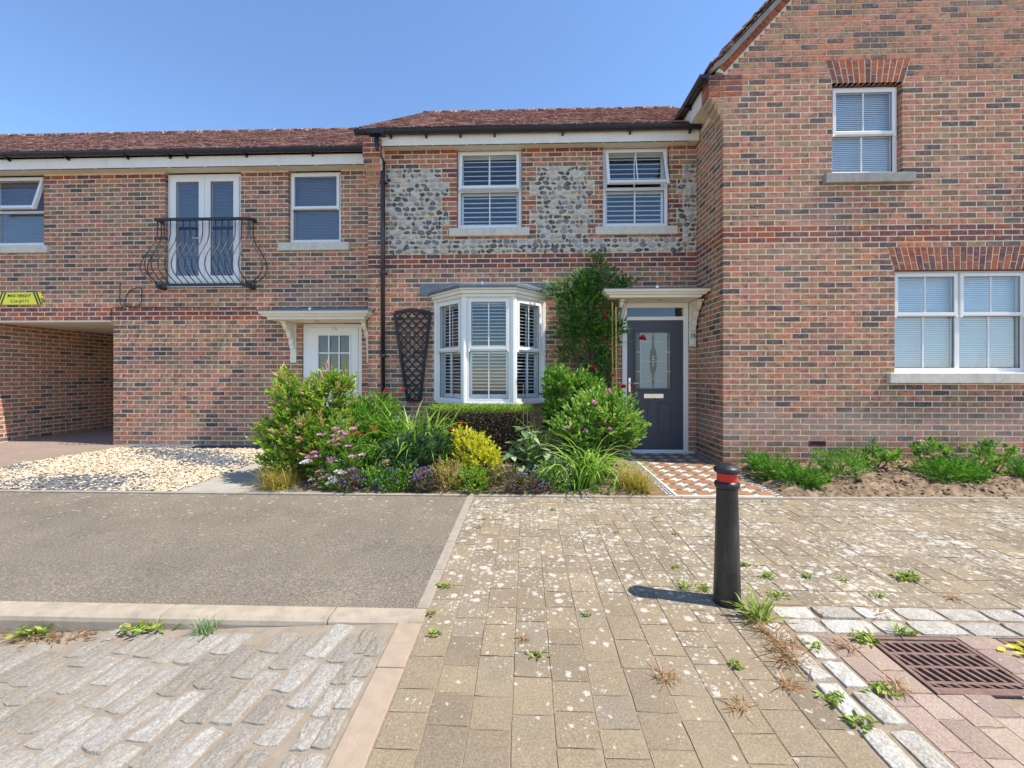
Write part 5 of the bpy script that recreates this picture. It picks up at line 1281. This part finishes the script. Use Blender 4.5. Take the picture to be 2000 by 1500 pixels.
# 5 strap leaf clumps
b = plant('strap_leaf_plant', base_at(818, 5.2), 'large clump of arching strap leaves beside the box hedge', 'plant'); strap_clump(b, 190, 1.05, .036, 'leaf_strap', .11, (.8, 2.3))
b = plant('strap_leaf_plant', base_at(1145, 4.80), 'clump of drooping strap leaves below the pink rose bush', 'plant'); strap_clump(b, 170, .72, .028, 'leaf_strap', .12, (1.3, 2.7))
b = plant('strap_leaf_plant', base_at(1050, 5.5), 'upright strap leaves between the hedge and the glossy bush', 'plant'); strap_clump(b, 44, .8, .024, 'leaf_strap', .07, (.4, 1.3))
# 6 dwarf pine
b = plant('dwarf_pine', base_at(815, 4.85), 'low dark blue green needled shrub', 'shrub')
shrub(b, [E(815, 880, 4.85, 58, 32, .28, 230), E(850, 870, 4.9, 30, 25, .2, 80), E(780, 885, 4.8, 34, 26, .2, 80)], .065, .006, 'leaf_pine', per=26, twig=.11, rise=.5, stems=8, spread=1.1)
# 7 box hedge with purple leaved front
b = plant('box_hedge', base_at(925, 5.85), 'clipped hedge, green on top and purple in front, under the bay window', 'hedge')
o = wl(b); x0, x1, y0, y1, z1 = X_(838, 5.75), X_(1040, 5.75), 5.62, 6.12, Z_(900, 795, 5.75)
def slab_leaves(n, rx, ry, rz, mat, dirn, name, L_=.022, Wd=.014):
    P = np.stack([RNG.uniform(*rx, n), RNG.uniform(*ry, n), RNG.uniform(*rz, n)], -1)+RNG.normal(0, .012, (n, 3)); D = nrm(RNG.normal(0, .6, (n, 3))+np.array(dirn)); return link(name, leaf_mesh(name, P-np.array(o), D, L_*RNG.uniform(.7, 1.3, n), Wd, mat, RNG.random(n), roll=.9), b)
slab_leaves(6500, (x0, x1), (y0, y1), (z1-.06, z1+.01), 'leaf_hedge', (0, -.2, .8), 'hedge_top')
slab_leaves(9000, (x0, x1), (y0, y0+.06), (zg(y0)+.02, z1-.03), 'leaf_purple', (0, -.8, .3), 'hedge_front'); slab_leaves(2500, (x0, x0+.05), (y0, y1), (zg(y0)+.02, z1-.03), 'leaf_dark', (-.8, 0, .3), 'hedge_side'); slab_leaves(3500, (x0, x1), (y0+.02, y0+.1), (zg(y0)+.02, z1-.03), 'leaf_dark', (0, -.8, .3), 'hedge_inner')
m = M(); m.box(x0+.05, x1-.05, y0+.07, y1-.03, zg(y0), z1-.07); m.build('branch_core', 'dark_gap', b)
# 8 golden euonymus
b = plant('golden_shrub', base_at(930, 4.8), 'bright yellow green small leaved shrub', 'shrub')
shrub(b, [E(925, 880, 4.8, 40, 40, .2, 225), E(905, 855, 4.85, 22, 20, .15, 67), E(945, 905, 4.72, 36, 34, .18, 165), E(965, 895, 4.75, 16, 20, .1, 45)], .03, .021, 'leaf_gold', per=11, twig=.07, rise=.7, stems=10)
# 9 large leaved plant on canes: every leaf is a part
b = plant('large_leaf_plant', base_at(1030, 4.95), 'pale grey green plant with large oval leaves', 'plant'); o = wl(b)
lv = []
for i in range(8):
    n = 9; r = random.Random(i); vs = []; seg = 6
    for k in range(seg+1):
        t = k/seg; w_ = math.sin(math.pi*min(1, t*.97+.03)**.8)*.19*(1.15-t*.3); zc = -.10*t*t; vs += [(-w_, t, zc+.04), (0, t, zc), (w_, t, zc+.04)]
    fs = [f for k in range(seg) for f in ((3*k, 3*k+1, 3*k+4, 3*k+3), (3*k+1, 3*k+2, 3*k+5, 3*k+4))]; lv.append(npmesh('leaf', vs, fs, 'leaf_grey', {'rnd': [r.random()]*len(vs)}, True))
st = M()
for (u, v, nl, s) in ((1022, 835, 8, .10), (1038, 842, 8, .11), (1010, 862, 8, .12), (1050, 866, 9, .13), (1030, 875, 9, .13), (1068, 880, 8, .13), (1000, 885, 8, .12), (1042, 900, 9, .13), (1018, 905, 8, .12), (1062, 905, 8, .12), (1030, 925, 7, .11), (1008, 925, 6, .10)):
    p = W(u, v, 4.93+random.uniform(-.1, .05)); st.tube([o, o.lerp(p, .6), p], [.006, .005, .003], 5)
    for k in range(nl):
        q = link('leaf', random.choice(lv), b, p+Vector((0, 0, -.006*k))); sc = s*1.35*random.uniform(.8, 1.2); q.scale = (sc*1.25, sc, sc); q.rotation_euler = (random.uniform(-.75, .35), random.uniform(-.2, .2), k*2.4+random.uniform(-.3, .3))
st.build('stems', 'stem_green', b)
for i, (u, v, Y) in enumerate(((1022, 750, 5.05), (1030, 760, 5.1))):
    p = W(u, v, Y); m = M(); m.tube([(p.x, p.y, zg(Y)-.02), p], .006, 6); tag(m.build('garden_cane', 'stem', None, org=(p.x, p.y, zg(Y))), 'thin brown garden cane standing among the large oval leaves', 'cane', 'canes in the flower bed')
# 10 glossy bush right of the bay
b = plant('glossy_bush', base_at(1120, 5.85), 'glossy deep green rounded bush beside the bay window', 'bush')
shrub(b, [E(1110, 770, 5.85, 52, 52, .3, 285), E(1150, 765, 5.9, 34, 34, .25, 105), E(1085, 750, 5.8, 26, 28, .2, 67), E(1100, 820, 5.8, 50, 40, .3, 120)], .065, .036, 'leaf_rosebush', per=9, twig=.12, rise=.6, stems=12)
# 11 pink rose bush
b = plant('pink_rose_bush', base_at(1165, 5.25), 'broad rose bush with pale pink blooms beside the tile path', 'bush')
shrub(b, [E(1165, 830, 5.25, 75, 58, .4, 405), E(1205, 820, 5.2, 40, 55, .3, 180), E(1120, 850, 5.15, 42, 45, .3, 150), E(1225, 850, 5.15, 28, 40, .2, 90), E(1248, 832, 5.15, 14, 12, .08, 18), E(1175, 785, 5.35, 50, 26, .25, 120)], .05, .03, 'leaf_rosebush', per=9, twig=.12, rise=.55, stems=16, tipshift=.18)
for u, v in ((1143, 841), (1191, 839), (1108, 836), (1160, 786), (1188, 763), (1128, 862)): flower_head(b, W(u, v, 4.93), .042, 'petal_pink', 18, .6, 'bloom')
# 12 climbing red rose on black trellis with canes
Yc = 6.42
b = plant('climbing_rose', (X_(1165, 6.5), 6.5, zg(6.5)), 'tall climbing rose with deep red blooms beside the grey door', 'climber')
shrub(b, [E(1140, 612, Yc, 56, 58, .16, 277), E(1160, 560, Yc, 68, 32, .15, 171), E(1100, 570, Yc, 34, 24, .1, 59), E(1170, 525, Yc, 24, 32, .08, 39), E(1218, 558, Yc, 26, 18, .08, 39), E(1165, 500, Yc+.1, 9, 16, .05, 10), E(1115, 645, Yc, 38, 48, .12, 112), E(1178, 655, Yc, 36, 46, .12, 118), E(1205, 640, 6.3, 24, 24, .08, 39), E(1165, 700, Yc, 38, 32, .14, 72), E(1190, 725, 6.35, 20, 46, .1, 46), E(1110, 690, Yc, 27, 20, .08, 29), E(1150, 545, Yc, 28, 30, .1, 39)], .046, .032, 'leaf_rose', per=9, twig=.12, rise=.25, stems=7, stem_r=.005, tipshift=.1, roll=.8)
for u, v, r_ in ((1183, 617, .04), (1255, 663, .062), (1158, 720, .042), (1214, 532, .025), (1217, 757, .045), (1212, 768, .045), (1235, 752, .03), (1236, 768, .028), (1196, 735, .03), (1078, 722, .032)):
    Yb = 5.35 if v > 730 else (5.75 if u < 1100 else 6.03); r_ *= 1.15; p = W(u, v, Yb); rose_bloom(b, p, r_, 'petal_crimson')
    m = M(); a = Vector((X_(1180, 6.4), 6.4, p.z-.12)); m.tube([a, a.lerp(p, .5)+Vector((0, 0, .03)), p], [.004, .003, .0025], 5); m.build('stalk', 'stem_green', b)
for u, v0, v1, Y in ((1196, 590, 795, 6.30), (1203, 600, 800, 6.26)):
    p = W(u, v0, Y); m = M(); m.tube([(p.x+.01, Y, zg(Y)-.02), p], .011, 8); tag(m.build('bamboo_cane', 'cane', None, org=(p.x, Y, zg(Y))), 'tall yellow bamboo cane supporting the climbing rose beside the grey door', 'cane', 'bamboo canes by the door')
# 13 low edging plants: lobelia, white alyssum, green mounds
def mound(u, Y, ru, rv, lab, leaf, fl=None, nfl=60, fs=.012, name='edging_plant', n=150, L_=.026, Wd=.013):
    b = plant(name, base_at(u, Y), lab, 'flowers' if fl else 'plant'); v0 = proj((X_(u, Y), Y, zg(Y)))[1]
    e = E(u, v0-rv*.8, Y, ru*1.12, rv*1.35, ru*px(Y)*.9, int(n*1.6)); shrub(b, [e], L_, Wd, leaf, per=9, twig=.06, rise=.6, stems=5, stemmat='stem_green', zmin=zg(Y))
    if fl: dots(b, [(e[0], [q*1.06 for q in e[1]], int(nfl*1.5))], fs, fl)
mound(690, 4.52, 26, 20, 'purple lobelia beside the white flower heads', 'leaf_purple', 'petal_purple', 95, .015)
mound(728, 4.56, 24, 22, 'fresh green mound between two purple lobelias', 'leaf_mid')
mound(762, 4.53, 26, 20, 'purple lobelia in front of the dwarf pine', 'leaf_mid', 'petal_purple', 95, .015)
mound(795, 4.60, 28, 26, 'mound of tiny pale flowers below the dwarf pine', 'leaf_mid', 'petal_pale', 120, .012)
mound(832, 4.52, 26, 22, 'purple lobelia between two mounds of pale flowers', 'leaf_purple', 'petal_purple', 100, .015)
mound(872, 4.58, 34, 28, 'broad mound of buff flowers below the strap leaves', 'leaf_sedge', 'petal_pale', 110, .011)
mound(925, 4.52, 32, 24, 'plain green mound under the yellow shrub', 'leaf_hedge')
mound(985, 4.57, 36, 26, 'purple tinged mound below the large oval leaves', 'leaf_purple', 'petal_pale', 90, .010)
mound(1030, 4.52, 32, 18, 'purple lobelia below the large oval leaves', 'leaf_purple', 'petal_purple', 70, .015)
mound(1078, 4.60, 36, 30, 'mound of white alyssum beside the drooping strap leaves', 'leaf_mid', 'petal_pale', 170, .013)
mound(1180, 4.52, 24, 10, 'small leafy plant between drooping strap leaves and yellow grass', 'leaf_mid', n=30)
# 14 right bed
def juniper(cells, base_, lab):
    b = plant('juniper', base_, lab, 'shrub'); shrub(b, cells, .042, .009, 'leaf_juniper', per=22, twig=.12, rise=.35, stems=6, spread=.8, zmin=zg(base_[1])+.02)
juniper([E(1475, 900, 5.4, 24, 14, .14, 60)], base_at(1475, 5.4), 'small dark juniper at the corner of the gabled house')
juniper([E(1512, 915, 5.05, 42, 24, .22, 170)], base_at(1512, 5.05), 'spreading bright green juniper nearest the tile path')
juniper([E(1568, 935, 4.75, 42, 22, .2, 170)], base_at(1568, 4.75), 'low juniper at the front edge of the bare soil border')
juniper([E(1850, 925, 4.95, 60, 28, .24, 230), E(1895, 920, 5.0, 35, 22, .2, 90)], base_at(1860, 4.95), 'wide low juniper in front of the pink flowered rhododendron')
juniper([E(2005, 925, 4.95, 34, 22, .18, 90)], base_at(2005, 4.95), 'juniper at the far end of the soil border')
b = plant('hebe', base_at(1645, 5.1), 'round fresh green hebe under the wall between junipers and rhododendrons', 'shrub'); shrub(b, [E(1645, 905, 5.1, 50, 26, .28, 260)], .028, .012, 'leaf_juniper', per=12, twig=.08, rise=.7, stems=8)
def rhodo(u, v, Y, ru, rv, lab, fl=()):
    b = plant('rhododendron', base_at(u, Y), lab, 'shrub'); shrub(b, [E(u, v, Y, ru, rv, .2, 46)], .075, .026, 'leaf_rosebush', per=9, twig=.05, rise=.9, stems=10, spread=1.2)
    for fu, fv in fl: umbel(b, W(fu, fv, Y-.2), .04, 'petal_pink', 30)
rhodo(1715, 890, 5.45, 32, 18, 'young rhododendron without flowers next to the hebe')
rhodo(1820, 884, 5.4, 30, 22, 'young rhododendron with pale pink flower clusters', ((1803, 863), (1828, 888), (1808, 893), (1850, 892)))
rhodo(1933, 886, 5.4, 40, 20, 'young rhododendron without flowers right of the wide juniper')
# ================================================================== small things
# fan trellis
Yt = YC-.035
tr = thing('fan_trellis', (X_(807, Yt), Yt, zg(Yt)), 'black fan shaped garden trellis against the brick wall', 'trellis')
TL, TR_ = W(771, 612, Yt), W(840, 612, Yt); BL, BR = W(796, 783, Yt), W(820, 783, Yt)
def plank(a, b, wd, y0, y1, name):
    a, b = Vector((a.x, a.z)), Vector((b.x, b.z)); d = (b-a).normalized(); n = Vector((-d.y, d.x))*wd/2; m = M(); m.prism([tuple(a-n), tuple(b-n), tuple(b+n), tuple(a+n)], y0, y1, 'y'); return m.build(name, 'timber_black', tr)
plank(BL, TL, .04, Yt-.02, Yt+.02, 'post'); plank(BR, TR_, .04, Yt-.02, Yt+.02, 'post')
arc = []
for i in range(11):
    t = i/10; p = TL.lerp(TR_, t); arc.append((p.x, p.z+.045*math.sin(math.pi*t)))
m = M(); m.prism([(x, z-.02) for x, z in arc]+[(x, z+.028) for x, z in reversed(arc)], Yt-.021, Yt+.021, 'y'); m.build('arched_rail', 'timber_black', tr)
plank(BL, BR, .035, Yt-.018, Yt+.018, 'bottom_rail')
def inside(x, z):
    t = (z-BL.z)/(TL.z-BL.z); 
    if t < 0: return False
    xl = BL.x+(TL.x-BL.x)*t; xr = BR.x+(TR_.x-BR.x)*t
    return xl <= x <= xr and z <= TL.z+.04
for sg, yy in ((1, Yt-.012), (-1, Yt+.002)):
    for i in range(-8, 20):
        c0 = BL.z+i*.138; pts = []
        for k in range(200):
            x = TL.x-.1+k*.004; z = c0+sg*1.05*(x-TL.x if sg > 0 else x-TR_.x)
            if inside(x, z): pts.append((x, z))
        if len(pts) > 8: plank(Vector((pts[0][0], 0, pts[0][1])), Vector((pts[-1][0], 0, pts[-1][1])), .02, yy, yy+.009, 'slat')
# small trellis frame behind the climbing rose
Yk = YC-.03; st_ = thing('wall_trellis', (X_(1140, Yk), Yk, zg(Yk)), 'dark wall trellis almost hidden by the climbing rose', 'trellis')
tr = st_
for a, b in (((1122, 700), (1175, 700)), ((1150, 560), (1150, 700)), ((1168, 690), (1168, 860)), ((1122, 600), (1122, 700)), ((1115, 620), (1185, 620))): plank(W(*a, Yk), W(*b, Yk), .028, Yk-.012+random.uniform(-.004, .004), Yk+.012, 'bar')
# height sign and loose cable on the left house
ys = YL-.004
sg = thing('height_sign', (X_(40, ys), ys, Z_(40, 595, ys)), 'yellow height limit sign with black diagonal stripes above the passage', 'sign')
x0, x1, z0, z1 = X_(-8, ys), X_(80, ys), Z_(40, 595, ys), Z_(40, 571.5, ys)
m = M(); m.prism([(x0, z0), (x1, z0), (x1, z0+.11), (x1+.03, z0+.115), (x1+.03, z0+.145), (x1, z0+.15), (x1, z1), (x0, z1)], ys-.012, ys+.01, 'y'); m.build('board', 'sign_yellow', sg)
xm = (X_(13, ys), X_(66, ys)); hh = z1-z0
for xb, dr in ((xm[0]-.02, 1), (xm[0]-.075, 1), (xm[1]+.0, -1), (xm[1]+.05, -1)):
    m = M(); xa_ = xb-.08 if dr > 0 else xb+.08; m.prism([(xa_, z0+.001), (xa_+.028, z0+.001), (xb+.028, z1-.001), (xb, z1-.001)], ys-.0135, ys-.0122, 'y'); m.build('stripe', 'sign_black', sg)
text_mesh('lettering', 'MAX HEIGHT', .07, 'sign_black', sg, (X_(39.5, ys), ys-.0125, Z_(40, 578, ys)), bold=.0003)
text_mesh('lettering', '2.1m (6\'11")', .066, 'sign_black', sg, (X_(40, ys), ys-.0125, Z_(40, 588.5, ys)), bold=.0003)
yc = YL-.012
def cab(pts): 
    m = M(); m.tube([W(u, v, yc) for u, v in pts], .006, 6); return m
P1 = [(235, 552), (234, 570), (234, 590), (237, 598), (246, 599), (262, 599), (272, 596), (276, 588), (277, 570), (275, 562), (268, 562), (258, 565), (248, 575), (243, 588), (244, 596), (252, 599.5)]
m = cab(P1); cb = thing('cable', W(255, 599, yc), 'thin black cable looped on the brick wall below the balconette', 'cable'); m.build('loop', 'cable', cb)
m = cab([(252, 600), (400, 600.3), (500, 600.5)]); m.build('run', 'cable', cb); m = cab([(240, 600), (219, 601), (217, 604), (217, 626), (221, 629)]); m.build('tail', 'cable', cb)
# bollard
gb_ = G(1420, 1176); z0 = gb_.z-.01; K = .00287
bo = thing('bollard', (gb_.x, gb_.y, z0), 'black tapered bollard with a red reflective band', 'bollard')
m = M(); m.lathe([(.0725, 0), (.072, .03), (.066, .25), (.060, .5), (.056, .645), (.056, .66)], (gb_.x, gb_.y, z0), 36); m.build('post', 'bollard_black', bo, smooth=True)
m = M(); m.lathe([(.056, .655), (.064, .662), (.068, .675), (.066, .688), (.056, .696), (.05, .70)], (gb_.x, gb_.y, z0), 36); m.build('collar', 'bollard_black', bo, smooth=True)
m = M(); m.lathe([(.05, .695), (.0535, .698), (.0535, .742), (.05, .745)], (gb_.x, gb_.y, z0), 36); m.build('reflective_band', 'red_reflective', bo)
m = M(); m.lathe([(.05, .742), (.066, .745), (.071, .756), (.070, .768), (.062, .777), (.060, .778), (.045, .790), (.02, .797), (.002, .798)], (gb_.x, gb_.y, z0), 36); m.build('cap', 'bollard_black', bo, smooth=True)
# drain gratings
def grate(g, lab):
    x0, x1, y0, y1 = g; t = thing('drain_grating', ((x0+x1)/2, (y0+y1)/2, zg((y0+y1)/2)-.02), lab, 'drain', 'drain gratings')
    z = lambda y: zg(y)+.0; m = M(); zc = zg((y0+y1)/2)
    tl = Matrix.Translation((0, (y0+y1)/2, zc)) @ Matrix.Rotation(.022, 4, 'X') @ Matrix.Translation((0, -(y0+y1)/2, 0))
    m = M(tl); m.box(x0, x0+.022, y0, y1, -.04, .002); m.box(x1-.022, x1, y0, y1, -.04, .002); m.box(x0+.022, x1-.022, y0, y0+.022, -.04, .002); m.box(x0+.022, x1-.022, y1-.022, y1, -.04, .002); m.build('frame', 'rust', t, bevel=.003)
    ys_ = [y0+.022+(y1-y0-.044)*f for f in (.03, .14, .43, .70, .95)]
    for a in ys_: m = M(tl); m.box(x0+.022, x1-.022, a-.008, a+.008, -.03, -.001); m.build('cross_bar', 'rust', t, bevel=.002)
    n = 9
    for r in range(4):
        a, b = ys_[r]+.0085, ys_[r+1]-.0085
        for i in range(n):
            xx = x0+.022+(x1-x0-.044)*(i+.5)/n; m = M(tl); sk = .010; m.prism([(xx-.0075+sk, a), (xx+.0075+sk, a), (xx+.0075-sk, b), (xx-.0075-sk, b)], -.028, -.0005, 'z'); m.build('bar', 'rust', t)
    m = M(tl); m.box(x0+.001, x1-.001, y0+.001, y1-.001, -.34, -.30); m.build('pit_floor', 'dark_gap', t)
    for a in ((x0-.01, x0-.0005, y0, y1), (x1+.0005, x1+.01, y0, y1), (x0, x1, y0-.01, y0-.0005), (x0, x1, y1+.0005, y1+.01)): m = M(tl); m.box(*a, -.32, -.02); m.build('pit_wall', 'dark_gap', t)
grate(GR[0], 'rusty iron drain grating next to the sett corner'); grate(GR[1], 'rusty iron drain grating with yellow leaves lying on it')
lf = thing('fallen_leaves', G(1985, 1272), 'yellow green leaves lying on the drain grating', 'leaves'); o = wl(lf)
P = np.array([(random.uniform(-.05, .08), random.uniform(-.03, .03), .012) for _ in range(14)]); link('leaves', leaf_mesh('leaves', P, RNG.normal(0, 1, (14, 3))*[1, 1, .1], .05, .026, 'leaf_gold', RNG.random(14), roll=.25), lf)
# weeds in the joints
def weed(u, v, kind, s=1.0, lab=None):
    g = G(u, v)
    if kind == 'grass': t = thing('weed', g, 'tuft of green grass blades growing in a paving joint', 'weed', 'grass weeds in the paving'); tuft(t, int(22*s), .085*s, .007*s, 'leaf_weed', .012*s, (.1, 1.1), .9)
    elif kind == 'dry': t = thing('dry_weed', g, 'dried straw coloured tuft lying in a paving joint', 'weed', 'dry weeds in the paving'); tuft(t, int(30*s), .06*s, .004, 'leaf_dry', .015*s, (.8, 1.5), .3)
    else:
        t = thing('weed', g, 'small leafy green weed growing in a paving joint', 'weed', 'leafy weeds in the paving'); n = int(22*s); a = RNG.uniform(0, 6.28, n); D = np.stack([np.cos(a), np.sin(a), RNG.uniform(.1, .8, n)], -1); P = np.stack([RNG.normal(0, .018*s, n), RNG.normal(0, .012*s, n), RNG.uniform(0, .012, n)], -1)
        link('leaves', leaf_mesh('leaves', P, D, .03*s*RNG.uniform(.6, 1.2, n), .012*s, 'leaf_weed', RNG.random(n), roll=.5), t)
    if lab: t['label'] = lab; del t['group']
for a in ((1482, 1210, 'grass', 2.0, 'largest green grass weed growing at the corner of the sett rows'), (1338, 1150, 'grass', 1.0, 'grass weed standing at the bollard shadow'), (1372, 1152, 'leafy', 1.1, 'leafy weed touching the bollard shadow'), (1452, 1105, 'leafy', 1.2), (1504, 1128, 'leafy', 1.2), (1522, 1165, 'leafy', 1.3), (1580, 1128, 'leafy', 1.0), (1650, 1135, 'leafy', .9), (1770, 1130, 'leafy', 1.9, 'biggest leafy weed among the white spotted pavers'), (1757, 1237, 'grass', 1.0, 'grass weed between the sett row and the drain grating'), (1715, 1165, 'leafy', .9), (1436, 1302, 'leafy', 1.0), (1318, 1108, 'leafy', .9), (1318, 1045, 'leafy', .8), (1210, 1040, 'leafy', .8), (990, 1000, 'leafy', .8), (1080, 997, 'leafy', .9), (945, 1015, 'leafy', .8), (935, 1030, 'leafy', .9), (868, 1145, 'leafy', 1.1, 'leafy weed beside the asphalt edging'), (843, 1200, 'leafy', .9), (848, 1240, 'leafy', 1.0), (1052, 1283, 'leafy', 1.0), (1145, 1203, 'leafy', .8), (1680, 1415, 'leafy', 1.3), (1630, 1370, 'leafy', 1.3), (1725, 1352, 'leafy', 1.4), (1590, 1265, 'leafy', 1.0), (1530, 1262, 'dry', 2.2), (1500, 1235, 'dry', 2.0), (1545, 1290, 'dry', 2.0), (1300, 1325, 'dry', 1.3), (1540, 1340, 'dry', 1.1), (1445, 1382, 'dry', 1.1), (1020, 1250, 'dry', .9), (1610, 1200, 'dry', 1.0), (1715, 1200, 'dry', 1.2), (1860, 1170, 'dry', 1.0), (1650, 1262, 'dry', 1.2), (1690, 1250, 'leafy', 1.6, 'leafy weed at the corner of the drain grating'), (1750, 1345, 'dry', 1.2), (1280, 1012, 'leafy', .7), (1490, 980, 'leafy', .7), (1900, 980, 'leafy', .9), (1780, 1240, 'leafy', .9)): weed(*a)
def kerbweed(u, v, kind, s, lab, cat='weed'):
    Y = 2.17; X = X_(u, Y); t = thing('kerb_weed', (X, Y, road_z(X, Y)), lab, cat)
    if kind == 'tuft': tuft(t, 120, .085, .004, 'leaf_grey', .02, (.1, 1.2), .6)
    elif kind == 'leaf':
        n = 40; a = RNG.uniform(0, 6.28, n); link('leaves', leaf_mesh('leaves', np.stack([RNG.normal(0, .05, n), RNG.normal(0, .015, n), RNG.uniform(0, .04, n)], -1), np.stack([np.cos(a), np.sin(a), RNG.uniform(.1, .8, n)], -1), .05, .018, 'leaf_weed', RNG.random(n)), t)
    else:
        n = 160; a = RNG.uniform(0, 6.28, n); link('litter', leaf_mesh('litter', np.stack([RNG.normal(0, .26, n), RNG.normal(-.01, .025, n), RNG.uniform(0, .012, n)], -1), np.stack([np.cos(a), np.sin(a)*.5, RNG.uniform(-.05, .15, n)], -1), .05, .007, 'leaf_dry', RNG.random(n), roll=.4), t)
kerbweed(402, 1220, 'tuft', 1, 'blue green tuft growing against the kerb'); kerbweed(284, 1236, 'leaf', 1, 'leafy green weed growing at the foot of the kerb'); kerbweed(62, 1236, 'leaf', .8, 'small weed growing at the shaded foot of the kerb')
kerbweed(120, 1245, 'litter', 1, 'dry brown plant litter lying along the kerb', 'litter')
